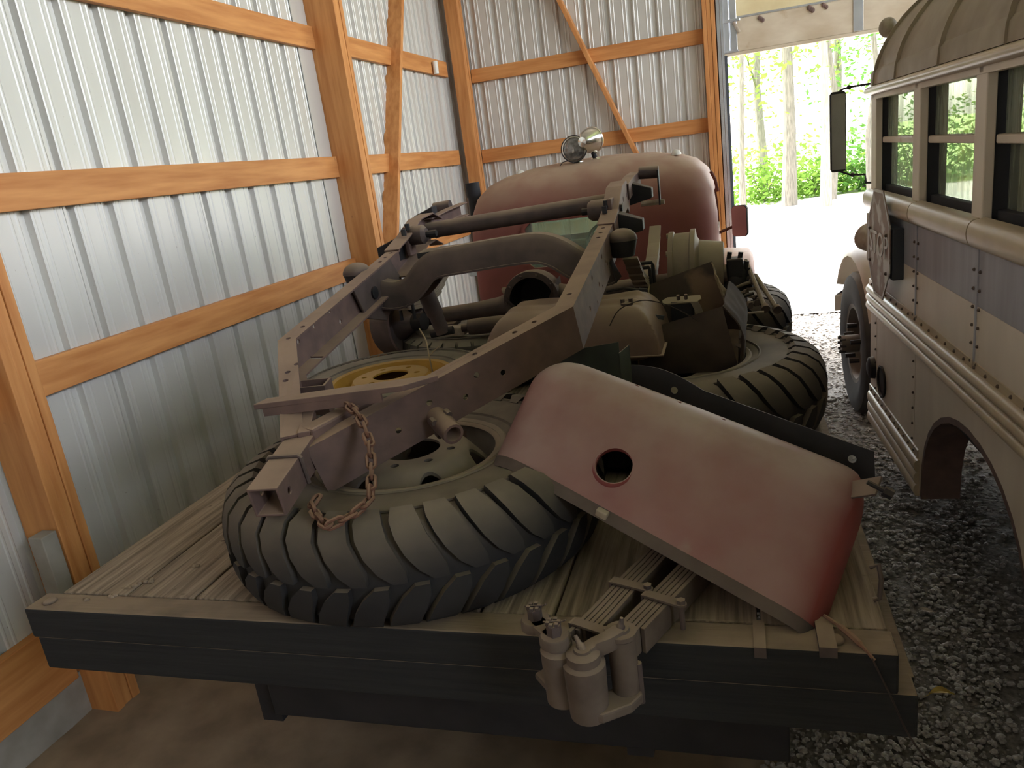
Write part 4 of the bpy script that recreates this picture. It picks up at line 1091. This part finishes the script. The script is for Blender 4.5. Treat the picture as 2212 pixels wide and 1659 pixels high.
# ================================================================== castings, box and bolts
bh = thing('bell_housing', 'dusty tan bell housing casting standing on the tyre by the cab', 'casting', (-.16, 3.75, 1.23))
MB().lathe([(.15, -.012), (.178, -.012), (.178, .010), (.168, .014), (.172, .085), (.186, .09), (.186, .112), (.150, .118), (.132, .13), (.118, .24), (.10, .245), (0, .245)], (-.285, 3.75, 1.418), (1, 0, -.04), 44).build('casting', 'alu', bh, smooth=True, sharp=40)
MB().lathe([(.15, -.010), (.14, .06), (0, .07)], (-.285, 3.75, 1.418), (1, 0, -.04), 40).build('bore', 'black', bh, smooth=True)
for k in range(8):
    a = 2 * PI * k / 8 + .2
    MB().cyl((-.300, 3.75 + .166 * math.cos(a), 1.418 + .166 * math.sin(a)), (-.27, 3.75 + .166 * math.cos(a), 1.418 + .166 * math.sin(a)), .013, 8).build('flange_boss', 'alu', bh, smooth=True)
cl = thing('steering_box', 'black greasy steering gear beside the bell housing', 'casting', (.01, 3.72, 1.23))
MB().lathe([(0, -.10), (.04, -.10), (.06, -.06), (.07, 0), (.06, .06), (.03, .10), (0, .10)], (.0, 3.72, 1.335), (.2, .2, 1), 20).build('gear_case', 'black', cl, smooth=True)
MB().box(-.03, .045, 3.66, 3.76, 1.36, 1.45).build('top_cover', 'black', cl, bevel=.008)
for x, z in ((-.02, 1.47), (.03, 1.465), (.055, 1.42), (.06, 1.39)): MB().cyl((x, 3.70, z - .03), (x + .008, 3.70, z + .01), .011, 8).build('cover_bolt', 'black', cl, smooth=True)
MB().cyl((.02, 3.72, 1.34), (.09, 3.70, 1.33), .030, 14).build('sector_shaft', 'black', cl, smooth=True)

bx_ = thing('cardboard_box', 'sagging dark cardboard box of parts standing in the wide tyre', 'box', (-.17, 3.0, 1.2))


def wall(p00, p10, p01, p11, bow, nm_, mt):
    p00, p10, p01, p11 = map(V, (p00, p10, p01, p11)); n_ = (p10 - p00).cross(p01 - p00).normalized()
    f = lambda u, v: lerp(lerp(p00, p10, u), lerp(p01, p11, u), v) + n_ * (bow * math.sin(PI * v) + .008 * noise.noise(V((u * 5, v * 5, bow * 90))))
    return MB().grid(f, 16, 12).build(nm_, mt, bx_, smooth=True, solid=.005)


wall((-.365, 2.83, 1.155), (.005, 2.80, 1.165), (-.355, 2.86, 1.325), (-.045, 2.83, 1.405), .02, 'front_wall', 'card')
wall((.005, 2.80, 1.165), (.02, 3.12, 1.235), (-.045, 2.83, 1.405), (-.02, 3.18, 1.435), .045, 'right_wall', 'card')
wall((-.35, 3.14, 1.235), (.02, 3.14, 1.235), (-.34, 3.20, 1.445), (-.085, 3.22, 1.515), .01, 'back_wall', 'card')
wall((-.365, 2.83, 1.155), (-.35, 3.14, 1.235), (-.355, 2.86, 1.325), (-.34, 3.20, 1.445), -.01, 'left_wall', 'card_in')
wall((-.03, 3.16, 1.40), (-.01, 3.02, 1.34), (-.085, 3.22, 1.515), (-.04, 3.05, 1.40), .01, 'corner_flap', 'card_in')
wall((-.355, 2.86, 1.16), (0, 2.83, 1.165), (-.34, 3.14, 1.24), (.01, 3.12, 1.24), 0, 'bottom', 'card_in')
bk = thing('steel_bracket', 'flat tan steel bracket with two bolts lying in the cardboard box', 'bracket', (-.2, 3.0, 1.26))
MB().prism([(-.075, -.02), (.06, -.028), (.075, -.01), (.07, .02), (-.06, .03), (-.08, .01)], (-.20, 3.02, 1.40), V((1, 0, .04)), V((0, .9, .35)), (0, -.002, .006)).build('plate', 'alu', bk, bevel=.002)
MB().box(-.245, -.155, 3.0, 3.02, 1.285, 1.40).build('web', 'black', bk, bevel=.002)
for x in (-.215, -.185): MB().cyl((x, 3.02, 1.40), (x, 3.015, 1.425), .007, 8).build('bolt', 'rust', bk, smooth=True)
MB().grid(lambda u, v: V((-.17 + .02 * math.sin(v * 3) + .03 * u, 2.98, 1.28 + .12 * v)), 2, 8).build('strap', 'alu', bk, solid=.004)
bk2 = thing('folded_sheet_bracket', 'bent tan sheet bracket hanging on the left rim of the cardboard box', 'bracket', (-.36, 2.92, 1.3))
MB().grid(lambda u, v: V((-.40 + .12 * u, 2.84 + .02 * v, 1.405 - .035 * u - .06 * v * (1 - .3 * u))), 6, 4).build('sheet', 'alu', bk2, solid=.003)
MB().beam((-.41, 2.83, 1.415), (-.26, 2.84, 1.375), .006, .016).build('rim', 'boxgrey', bk2)
MB().grid(lambda u, v: V((-.30 + .05 * u, 2.84 + .04 * v, 1.365 - .06 * u)), 3, 3).build('tab', 'alu', bk2, solid=.003)
rod = thing('thin_rod', 'thin dark rod lying from the axle to the cardboard box', 'rod', (-.45, 3.1, 1.42))
MB().tube([(-.50, 3.02, 1.462), (-.43, 3.03, 1.468), (-.36, 3.04, 1.452)], .006, 8).build('shank', 'black', rod, smooth=True)
MB().cyl((-.37, 3.038, 1.454), (-.34, 3.042, 1.448), .010, 8).build('end', 'black', rod, smooth=True)

rnd = random.Random(5)
spots = [((.02, 3.50, 1.265), (.5, -.6, .05), .12), ((.06, 3.54, 1.265), (.4, -.8, .1), .13), ((-.02, 3.56, 1.27), (-.7, -.4, .3), .10), ((.0, 3.60, 1.30), (.7, -.5, .1), .11),
         ((.05, 3.62, 1.285), (.6, -.7, -.1), .12), ((-.03, 3.62, 1.31), (.3, .6, .25), .10), ((.09, 3.60, 1.275), (.3, -.9, 0), .14), ((.03, 3.66, 1.325), (.8, .1, .2), .09),
         ((-.01, 3.52, 1.285), (.9, -.2, .1), .10), ((.07, 3.68, 1.30), (.5, -.8, .15), .11)]
for p, d, L in spots:
    b_ = thing('bolt', 'long rusty bolt in the pile on the tyre beside the cardboard box', 'bolt', p, 'bolts piled on the tyre')
    d = V(d).normalized(); p = V(p)
    MB().cyl(p - d * L / 2, p + d * L / 2, .008, 10).build('shank', 'alu', b_, smooth=True)
    MB().cyl(p + d * L / 2, p + d * (L / 2 + .014), .016, 6).build('head', 'rust', b_)
for p, q, lab in (((.06, 3.78, 1.42), (.125, 3.44, 1.262), 'long pale pin leaning over the bolt pile'), ((.10, 3.76, 1.35), (.175, 3.45, 1.250), 'thick round-headed pin at the tyre shoulder')):
    b_ = thing('pin', lab, 'pin', q, 'pins on the bolt pile'); p, q = V(p), V(q); d = (q - p).normalized()
    MB().cyl(p, q, .011, 10).build('shank', 'alu', b_, smooth=True)
    MB().cyl(q, q + d * .02, .020, 12).build('head', 'rust', b_, smooth=True)
wr_ = thing('tyre_iron', 'bent dark iron bar lying along the front of the bolt pile', 'iron bar', (.0, 3.43, 1.25))
MB().tube(catmull([(-.10, 3.46, 1.268), (.0, 3.45, 1.285), (.04, 3.46, 1.31), (.08, 3.48, 1.318)], 4), .008, 8).build('bar', 'black', wr_, smooth=True)
wr2 = thing('steel_strip', 'pale flat steel strip lying in front of the bolt pile', 'strip', (.0, 3.41, 1.24))
MB().beam((-.10, 3.43, 1.242), (.12, 3.405, 1.246), .02, .006).build('strip', 'bone', wr2)

# twine tangle at the deck corner with a hanging wire
tw = thing('hanging_twine', 'frayed orange twine and thin wire hanging from the right rear deck corner', 'twine', (.2, 1.45, .95))
MB().tube(catmull([(.155, 1.53, .975), (.185, 1.50, .968), (.215, 1.455, .962), (.24, 1.43, .94)], 5), [.004] * 5 + [.007] * 6 + [.004] * 5, 6).build('frayed_end', 'chain', tw)
MB().tube(catmull([(.235, 1.43, .945), (.27, 1.42, .86), (.30, 1.415, .78), (.335, 1.42, .72), (.42, 1.55, .55), (.50, 1.75, .33), (.53, 1.9, .14), (.52, 2.0, .05)], 6), .0022, 6).build('wire', 'wire', tw)
lf = thing('dead_leaf', 'curled yellow dead leaf lying on the gravel by the deck corner', 'leaf', (.63, 2.46, .05))
MB().grid(lambda u, v: V((.585 + .085 * u, 2.455 + .02 * u + (v - .5) * .035 * math.sin(PI * min(1, u * 1.1)), .052 + .014 * abs(v - .5) + .012 * math.sin(u * 4))), 12, 6).build('blade', 'deadleaf', lf, smooth=True, solid=.0008)
MB().tube([(.585, 2.455, .053), (.57, 2.448, .05)], .001, 5).build('stem', 'deadleaf', lf)
lf2 = thing('dead_leaf', 'pale curled dead leaf lying on the gravel beneath the bus wheel arch', 'leaf', (.62, 2.95, .05))
MB().grid(lambda u, v: V((.66 + .06 * u, 2.98 - .02 * u + (v - .5) * .03 * math.sin(PI * u), .052 + .010 * abs(v - .5))), 10, 5).build('blade', 'bone', lf2, smooth=True, solid=.0008)

# ================================================================== the school bus (drawn in its own axes: x into the bus, y forward, z up)
bus = thing('school_bus', 'old tan and brown school bus with dusty windows parked beside the truck', 'bus', (.9046, .0038, 0), rotz=math.atan2(.03719706, .99930795), local=True)
BW, BF, BR = 2.40, 4.58, .72
# lower skirt panels, one with the wheel arch
arch = [(3.50, .31)] + [(2.90 + .60 * math.cos(a), .32 + .545 * math.sin(a) ** .8) for a in [PI * k / 16 for k in range(1, 16)]] + [(2.30, .31)]


def yz_panel(name, mt, poly, x0, x1, bevel=.002, parent=None):
    mb = MB(); n = len(poly)
    mb.add([V((x0, y, z)) for y, z in poly] + [V((x1, y, z)) for y, z in poly], [tuple(range(n)), tuple(range(2 * n - 1, n - 1, -1))] + [(i, n + i, n + (i + 1) % n, (i + 1) % n) for i in range(n)])
    return mb.build(name, mt, parent or bus, bevel=bevel)


def rect(y0, y1, z0, z1): return [(y0, z0), (y1, z0), (y1, z1), (y0, z1)]


yz_panel('skirt_panel', 'bus', rect(4.404, 4.56, .33, .985), 0, .012)
yz_panel('skirt_panel', 'bus', rect(3.624, 4.400, .33, .985), 0, .012)
yz_panel('skirt_panel', 'bus', [(3.62, .31)] + arch + [(2.1, .31), (2.1, .985), (3.62, .985)], 0, .012)
yz_panel('skirt_panel', 'bus', [(2.096, .31), (2.096, .985), (BR, .985), (BR, .31)][::1], 0, .012)
yz_panel('wheel_arch_lip', 'rust2', arch + [(y * .975 + 2.9 * .025, z * .97) for y, z in reversed(arch)], .0, .16, 0)
seams = [4.56, 3.63, 2.87, 2.11, 1.35, BR]
for a, b in zip(seams[:-1], seams[1:]):
    yz_panel('side_panel', 'bus', rect(b + .003, a - .003, 1.085, 1.333), -.002, .010)
    yz_panel('stripe_panel', 'busdark', rect(b + .003, a - .003, 1.333, 1.56), -.002, .010)
    MB().box(-.006, .0, b - .010, b + .006, 1.09, 1.55).build('seam_strip', 'busdark', bus, bevel=.002)


def yrail(name, prof, y0, y1, mt, round_front=0):
    """profile (out, z) swept along the bus side; out is towards the aisle"""
    mb = MB(); ys = [y0, y1]; n = len(prof); vs = []
    st = [(y0, 1, 0), (y1 - round_front, 1, 0)] if round_front else [(y0, 1, 0), (y1, 1, 0)]
    if round_front:
        for k in range(1, 7):
            a = k / 6 * PI / 2; st.append((y1 - round_front + round_front * math.sin(a), 1, round_front * .7 * (1 - math.cos(a))))
    for y, s, dx in st: vs += [V((-o * s + dx, y, z)) for o, z in prof]
    fs = [(i * n + j, i * n + (j + 1) % n, (i + 1) * n + (j + 1) % n, (i + 1) * n + j) for i in range(len(st) - 1) for j in range(n)]
    return mb.add(vs, fs + [tuple(range(n)), tuple(range(len(vs) - 1, len(vs) - n - 1, -1))]).build(name, mt, bus, smooth=True, sharp=50)


def ridges(z0, z1, n, out):
    p = [(-.01, z0)]; h = (z1 - z0) / n
    for i in range(n):
        for k in range(7):
            a = PI * k / 6; p.append((.004 + out * math.sin(a) ** .7, z0 + h * (i + .5 - .5 * math.cos(a))))
    p.append((-.01, z1)); return p


yrail('rub_rail', ridges(.968, 1.105, 3, .024), BR, 4.64, 'busrail', .10)
yrail('skirt_rail', ridges(.30, .48, 3, .020), 3.52, 4.62, 'busrail', .10)
yrail('rail_flange', [(-.01, 1.10), (.006, 1.10), (.006, 1.135), (-.01, 1.14)], BR, 4.58, 'busrail')
yrail('rail_flange', [(-.01, .475), (.006, .475), (.006, .52), (-.01, .525)], 3.54, 4.56, 'busrail')
for a, b in ((3.635, 4.56), (2.875, 3.625), (2.115, 2.865), (1.355, 2.105), (.74, 1.345)):
    yrail('sill_moulding', [(-.01, 1.535)] + [(.005 + .038 * math.sin(PI * k / 8) ** .7, 1.583 - .048 * math.cos(PI * k / 8)) for k in range(9)] + [(-.01, 1.635)], a, b, 'busrail')
# rivets
rv = MB()
for y in [4.5 - .11 * k for k in range(26)]: rv.ball((-.006, y, 1.118), .0075, 8, 4)
for y in [4.5 - .09 * k for k in range(11)]: rv.ball((-.006, y, .50), .0075, 8, 4)
for ys in (3.66, 3.60, 2.90, 2.84):
    for k in range(6): rv.ball((-.004, ys, 1.13 + .065 * k), .0065, 8, 4)
for ys in (3.645, 4.42):
    for k in range(6): rv.ball((-.002, ys, .54 + .075 * k), .0065, 8, 4)
rvo = rv.build('rivets', 'rivet', bus, smooth=True, recalc=False); rvo['kind'] = 'stuff'
# window band
WZ0, WZ1, WMID = 1.655, 2.09, 1.882
pill = [(4.44, 4.55), (3.62, 3.725), (2.86, 2.96), (2.10, 2.20), (1.34, 1.44), (.72, .82)]
for a, b in pill:
    p = MB().box(-.002, .030, a, b, 1.60, 2.115).build('window_pillar', 'bus', bus, bevel=.004)
    MB().box(.030, .105, a + .01, b - .01, 1.60, 2.10).build('jamb', 'busjamb', p)
    MB().box(-.004, .002, a + .03, b - .03, 2.09, 2.115).build('pillar_cap', 'busrail', p, bevel=.002)
for (a0, b0), (a1, b1) in zip(pill[1:], pill[:-1]):
    y0, y1 = b0, a1
    w = MB().box(.045, .075, y0, y1, WZ0 - .045, WZ0).build('window_sash', 'busjamb', bus, bevel=.003)
    MB().box(.055, .060, y0 + .005, y1 - .005, WMID, WZ1).build('upper_pane', 'busglass', w)
    MB().box(.072, .077, y0 + .005, y1 - .005, WZ0, WMID).build('lower_pane', 'busglass', w)
    MB().box(.030, .085, y0, y1, WMID - .016, WMID + .014).build('meeting_rail', 'bus', w, bevel=.006)
    MB().box(.045, .09, y0, y1, WZ1 - .003, WZ1 + .02).build('head_rail', 'bus', w, bevel=.003)
MB().box(-.004, .04, BR, 4.55, 2.085, 2.118).build('header_strip', 'bus', bus, bevel=.003)
yrail('drip_rail', [(-.01, 2.112)] + [(.004 + .034 * math.sin(PI * k / 8), 2.130 - .022 * math.cos(PI * k / 8)) for k in range(9)] + [(-.01, 2.16)], BR, 4.60, 'busrail', .04)
# roof shell: elliptical arch, overlapping sheets with seams
ra, rb_ = BW / 2, .64


def roof_pt(t, y, off=0):
    a = PI * t; c = -math.cos(a); s = math.sin(a)
    return V((ra + (ra + off) * c, y, 2.155 + (rb_ + off) * s))


sheets = [4.60, 4.46, 4.02, 3.36, 2.70, 2.04, 1.38, .72]
for i, (a, b) in enumerate(zip(sheets[:-1], sheets[1:])):
    MB().grid(lambda u, v: roof_pt(u, b + (a - b) * v, -.10 * (max(0, v - .3) ** 2) if i == 0 else 0), 40, 6 if i == 0 else 1).build('roof_sheet', 'busroof', bus, smooth=True, recalc=False)
    if i:
        MB().sweep([roof_pt(k / 40, a, .004) for k in range(41)], [(-.012, -.004), (.012, -.004), (.012, .004), (-.012, .004)], up=(0, 1, 0)).build('roof_seam', 'busroof', bus)
yrail('roof_flange', [(-.02, 2.155), (.008, 2.155), (.004, 2.215), (-.012, 2.235)], BR, 4.55, 'busroof')
MB().ball((.09, 4.62, 2.43), (.045, .04, .05), 14, 10).build('clearance_lamp', 'bone', bus, smooth=True)
# far side, floor, ends, inside
for a, b in pill: MB().box(BW - .05, BW, a, b, 1.55, 2.12).build('far_pillar', 'bus', bus)
MB().box(BW - .02, BW, BR, 4.55, .33, 1.56).build('far_side', 'bus', bus)
MB().box(.02, BW - .02, BR, 4.5, .80, .86).build('bus_floor', 'busjamb', bus)
MB().box(.02, BW - .02, BR, BR + .03, .3, 2.5).build('rear_wall', 'bus', bus)
MB().box(.012, BW - .012, 4.50, 4.55, .33, 1.50).build('cowl', 'bus', bus, bevel=.01)
for x0, x1 in ((.012, .10), (BW / 2 - .05, BW / 2 + .05), (BW - .10, BW - .012)):
    MB().box(x0, x1, 4.50, 4.55, 1.50, 2.20).build('windshield_post', 'bus', bus, bevel=.008)
MB().prism([(.012, 2.12), (BW - .012, 2.12), (BW * .9, 2.48), (BW * .65, 2.70), (BW * .35, 2.70), (BW * .1, 2.48)], (0, 4.5, 0), (1, 0, 0), (0, 0, 1), (0, .05, 0)).build('front_cap', 'busroof', bus)
for x0, x1 in ((.10, BW / 2 - .05), (BW / 2 + .05, BW - .10)):
    MB().box(x0, x1, 4.522, 4.527, 1.50, 2.13).build('windshield', 'windshield', bus)
MB().box(.3, BW - .3, 4.25, 4.48, 1.20, 1.45).build('dashboard', 'busjamb', bus, bevel=.03)
sp_ = (2.6, 1.7, .9)
for yy in sp_:
    for x0, x1 in ((.12, .95), (1.45, 2.28)):
        s = MB().box(x0, x1, yy, yy + .12, 1.10, 1.66).build('seat_back', 'boxgrey', bus, bevel=.03)
        MB().box(x0, x1, yy + .1, yy + .5, 1.05, 1.2).build('seat_cushion', 'boxgrey', s, bevel=.03)
MB().beam((.25, 2.98, 1.55), (.25, 3.15, 1.90), .04, .5, up=(0, 1, 0)).build('stored_board', 'bone', bus, bevel=.004)
MB().box(.2, .22, 2.4, 2.68, 1.2, 1.95).build('stored_board', 'bone', bus, bevel=.004)
MB().box(.35, BW - .35, BR, 4.6, .55, .75).build('bus_chassis', 'black', bus)
# wheels
for xx in (.17, BW - .17): road_wheel(bus, (xx, 1.97, .49), 1, .49, .24)
road_wheel(bus, (.175, 5.55, .50), -1, .50, .22, 'rubber_pale', 'wheelgrey')
road_wheel(bus, (BW - .19, 5.55, .50), 1, .50, .22, 'rubber_pale', 'wheelgrey')
MB().cyl((.12, 5.55, .50), (.005, 5.55, .50), .062, 20).build('hub_cap', 'wheelgrey', bus, smooth=True)
for k in range(8):
    a = 2 * PI * k / 8
    MB().cyl((.03, 5.55 + .055 * math.cos(a), .50 + .055 * math.sin(a)), (-.008, 5.55 + .055 * math.cos(a), .50 + .055 * math.sin(a)), .011, 6).build('hub_stud', 'black', bus)
for k in range(5):
    a = 2 * PI * k / 5 + .3
    MB().cyl((.11, 5.55 + .13 * math.cos(a), .50 + .13 * math.sin(a)), (.045, 5.55 + .13 * math.cos(a), .50 + .13 * math.sin(a)), .017, 6).build('lug_nut', 'black', bus)
# hood and front fenders
MB().sweep([(BW / 2, 4.55, 1.0), (BW / 2, 5.4, .98), (BW / 2, 6.1, .93)], [(-.62, -.3), (.62, -.3), (.68, .2), (.5, .40), (.2, .46), (-.2, .46), (-.5, .40), (-.68, .2)], scale=[1, .9, .78]).build('hood', 'bus', bus, smooth=True, sharp=50)
for x in (.27, BW - .27):
    pth = [(x, 5.55 - .68 * math.cos(a), .60 + .56 * math.sin(a)) for a in [PI * (.12 + .88 * k / 12) for k in range(13)]]
    MB().sweep(pth, [(-.20, -.05), (-.18, .0), (0, .03), (.2, .03), (.2, .02), (0, .018), (-.17, -.012)], up=(0, -.3, 1)).build('front_fender', 'bus', bus, smooth=True, sharp=60)
MB().lathe([(0, -.08), (.05, -.06), (.085, 0), (.09, .04), (.0, .045)], (.12, 5.15, 1.28), (-.25, 1, .2), 20).build('turn_lamp', 'bone', bus, smooth=True)
# stop arm: octagon sign folded beside the body, motor box behind it
OCT = [(.207, .5), (-.207, .5), (-.5, .207), (-.5, -.207), (-.207, -.5), (.207, -.5), (.5, -.207), (.5, .207)]
sgn = MB().prism([(a * .46, b * .525) for a, b in OCT], (-.060, 4.07, 1.40), (0, -1, 0), (0, 0, 1), (-.004, 0, 0)).build('stop_sign', 'sign', bus)
sgn['label'] = 'chipped octagonal stop sign folded flat'
outer = [(a * .46, b * .525) for a, b in OCT]; inn = [(a * .43, b * .495) for a, b in OCT]
mb = MB()
for i in range(8):
    j = (i + 1) % 8
    mb.add([V((-.0655, 4.07 - outer[i][0], 1.40 + outer[i][1])), V((-.0655, 4.07 - outer[j][0], 1.40 + outer[j][1])), V((-.0655, 4.07 - inn[j][0], 1.40 + inn[j][1])), V((-.0655, 4.07 - inn[i][0], 1.40 + inn[i][1]))], [(0, 1, 2, 3)])
mb.build('sign_border', 'signwhite', sgn)
place(text_mesh('STOP', .165, .001), (-.0655, 4.07, 1.395), (0, -1, 0), (0, 0, 1), (-1, 0, 0)).build('sign_lettering', 'signwhite', sgn)
for y, z in ((3.90, 1.46), (3.90, 1.28), (4.25, 1.46), (4.25, 1.30)): MB().ball((-.066, y, z), .009, 8, 5).build('sign_bolt', 'rivet', sgn, smooth=True)
MB().box(-.052, .0, 3.84, 4.12, 1.255, 1.495).build('sign_motor_box', 'boxgrey', bus, bevel=.006)
MB().box(-.05, .0, 4.28, 4.42, 1.27, 1.52).build('sign_hinge', 'bone', bus, bevel=.004)
# rear-view mirror on its two arms
mr = MB().prism([(x, z) for x, z in ((-.041, -.20), (-.033, -.215), (.033, -.215), (.041, -.20), (.041, .20), (.033, .215), (-.033, .215), (-.041, .20))], (-.131, 4.75, 1.943), (1, 0, 0), (0, 0, 1), (0, .03, 0)).build('mirror', 'black', bus, bevel=.004)
MB().box(-.167, -.095, 4.747, 4.75, 1.74, 2.145).build('mirror_glass', 'oldmirror', mr)
MB().tube([(.05, 4.62, 2.17), (-.06, 4.74, 2.172), (-.10, 4.77, 2.168), (-.125, 4.765, 2.155)], .006, 8).build('upper_arm', 'black', mr, smooth=True)
MB().tube([(.05, 4.62, 1.655), (.0, 4.69, 1.655), (-.003, 4.70, 1.70), (-.07, 4.75, 1.705), (-.125, 4.765, 1.73)], .006, 8).build('lower_arm', 'black', mr, smooth=True)
for p in ((-.075, 4.75, 2.171), (-.06, 4.745, 1.704)): MB().ball(p, .013, 10, 6).build('arm_clamp', 'black', mr, smooth=True)
# lamps in the skirt
MB().lathe([(.0, .035), (.035, .035), (.060, .025), (.064, 0), (.05, 0)], (0, 4.47, .645), (-1, 0, 0), 24).build('side_lamp', 'black', bus, smooth=True)
q = MB().lathe([(.086, .0), (.090, .010), (.080, .012), (.072, .004)], (0, 4.26, .625), (-1, 0, 0), 30).build('reflector_ring', 'black', bus, smooth=True)
MB().lathe([(.0, .004), (.04, .003), (.075, .002)], (0, 4.26, .625), (-1, 0, 0), 30).build('reflector_lens', 'busjamb', q, smooth=True)

# ================================================================== trees beyond the door
rnd = random.Random(21)


def tree(label, x, y, h, r, lean, crown, leafm='leaf', barkm='bark', n=1500, cat='tree', grp='trees beyond the shed door', low=.25):
    gz = .02 + 1.2 * ((y - 8.9) / 70) ** 2
    t = thing('tree', label, cat, (x, y, gz), grp)
    pts = [V((x + lean * (k / 6) ** 1.5 * h + .15 * rnd.uniform(-1, 1) * (k > 0), y, gz + h * .9 * k / 6)) for k in range(7)]
    tr = MB().tube(pts, [r * (1.25 if k == 0 else 1 - .11 * k) for k in range(7)], 10).build('trunk', barkm, t, smooth=True)
    ends = []
    for k in range(7):
        i = rnd.randint(2, 6); p = pts[i]; a = rnd.uniform(0, 2 * PI); L = crown * rnd.uniform(.6, 1.1)
        q = p + V((math.cos(a) * L, math.sin(a) * L, rnd.uniform(.1, .6) * L)); mid = (p + q) / 2 + V((0, 0, .1 * L))
        MB().tube([p, mid, q], [r * .28, r * .18, r * .06], 6).build('branch', barkm, tr, smooth=True); ends += [q, mid]
    mb = MB()
    for k in range(n):
        e = rnd.choice(ends + [pts[-1], pts[-2]])
        c = e + V((rnd.gauss(0, crown * .38), rnd.gauss(0, crown * .38), rnd.gauss(0, crown * .38)))
        if c.z < gz + low * h * .5: continue
        s = rnd.uniform(.05, .13); a = V((rnd.uniform(-1, 1), rnd.uniform(-1, 1), rnd.uniform(-.6, .6))).normalized(); b = a.cross(V((rnd.uniform(-1, 1), rnd.uniform(-1, 1), 1))).normalized()
        mb.add([c - a * s, c + b * s * .55, c + a * s, c - b * s * .55], [(0, 1, 2, 3)])
    f = mb.build('foliage', leafm, t, recalc=False); f['kind'] = 'stuff'
    return t


tree('thick straight trunk, left of the pale leaning tree outside the door', 1.46, 21, 13, .165, .0, 2.2, 'leaf', 'bark', 900)
tree('slim pale tree leaning slightly left outside the door', 2.22, 20, 13, .115, -.012, 2.0, 'leaf', 'bark2', 800)
tree('thin dark-barked tree close behind the pale leaning tree', 2.55, 21.5, 13, .08, -.005, 1.8, 'leaf2', 'bark', 700)
tree('leafy tree right beside the left door jamb outside', .27, 19, 9, .075, .0, 2.0, 'leaf', 'bark', 1300)
tree('leafy tree seen between the bus mirror and the bus body', 3.55, 22, 10, .09, .0, 2.2, 'leaf2', 'bark', 1500)
for i, (x, y, h, c, lm, lab) in enumerate(((-1.5, 26, 12, 3, 'leaf', 'tall tree hidden partly by the left door jamb'), (1.2, 29, 11, 2.6, 'leaf', 'bright leafy tree behind the thick trunk'), (3.6, 30, 12, 2.6, 'leaf2', 'dark leafy tree behind the pale leaning tree'), (6.2, 27, 12, 3, 'leaf', 'broad leafy tree seen through the first bus window'), (8.6, 26, 12, 3.2, 'leaf', 'broad leafy tree seen through the middle bus window'), (11.0, 25, 12, 3.2, 'leaf2', 'broad leafy tree seen through the nearest bus window'), (14.0, 28, 13, 3.5, 'leaf', 'tall leafy tree at the far right edge of the clearing'))):
    tree(lab, x, y, h, .17, rnd.uniform(-.02, .02), c, lm, 'bark', 1900)


def bush(label, x, y, w, h, lm, n=900):
    gz = .02 + 1.2 * ((y - 8.9) / 70) ** 2
    t = thing('bush', label, 'bush', (x, y, gz), 'bushes at the edge of the clearing'); mb = MB()
    for k in range(n):
        c = V((x + rnd.gauss(0, w * .4), y + rnd.gauss(0, w * .35), gz + abs(rnd.gauss(0, h * .45)))); s = rnd.uniform(.05, .12)
        a = V((rnd.uniform(-1, 1), rnd.uniform(-1, 1), rnd.uniform(-.6, .6))).normalized(); b = a.cross(V((rnd.uniform(-1, 1), rnd.uniform(-1, 1), 1))).normalized()
        mb.add([c - a * s, c + b * s * .55, c + a * s, c - b * s * .55], [(0, 1, 2, 3)])
    f = mb.build('foliage', lm, t, recalc=False); f['kind'] = 'stuff'
    for k in range(4): MB().tube([(x, y, gz), (x + rnd.uniform(-.4, .4) * w, y, gz + h * .6)], [.03, .008], 5).build('stem', 'bark', t)


for x, y, w, h, lm, lab in ((.9, 23, 1.6, 1.6, 'leaf', 'low bush left of the thick trunk'), (2.4, 24, 1.5, 1.3, 'leaf', 'low bush between the thick trunk and the pale tree'), (3.7, 24, 1.5, 1.6, 'leaf2', 'low bush behind the bus mirror'), (5.2, 24, 1.8, 2.2, 'leaf2', 'dark green bush right of the bus mirror'), (7.5, 25, 2.5, 2.2, 'leaf', 'wide bush behind the first bus window'), (10.5, 25, 2.8, 2.4, 'leaf', 'wide bush behind the middle bus window')):
    bush(lab, x, y, w, h, lm, 1300)

# mud clods and twigs on the left planks, cobweb strands on the sheet wall
rnd = random.Random(9)
for x, y in ((-1.86, 1.50), (-1.78, 1.52), (-1.72, 1.60), (-1.52, 1.74), (-1.63, 1.70), (-1.44, 1.76), (-1.58, 1.84), (-1.76, 1.58)):
    c = thing('mud_clod', 'small dried mud clod on the left planks behind the rear sill', 'mud clod', (x, y, .95), 'mud clods on the left planks'); mb = MB(); o_ = 0
    for q in range(3):
        px, py, r = x + rnd.uniform(-.012, .012), y + rnd.uniform(-.010, .010), rnd.uniform(.005, .009)
        mb.ball((px, py, .953), (r * 1.3, r, r * .8), 8, 5, -.3)
    mb.build('lump', 'deck', c, smooth=True)
tg = thing('twig', 'thin dry twig lying on the left planks near the tyre', 'twig', (-1.60, 1.85, .955))
MB().tube([(-1.64, 1.84, .957), (-1.60, 1.85, .959), (-1.56, 1.87, .957)], .0022, 6).build('stem', 'rust', tg)
MB().tube([(-1.60, 1.85, .958), (-1.575, 1.845, .962)], .0015, 5).build('side_twig', 'rust', tg)
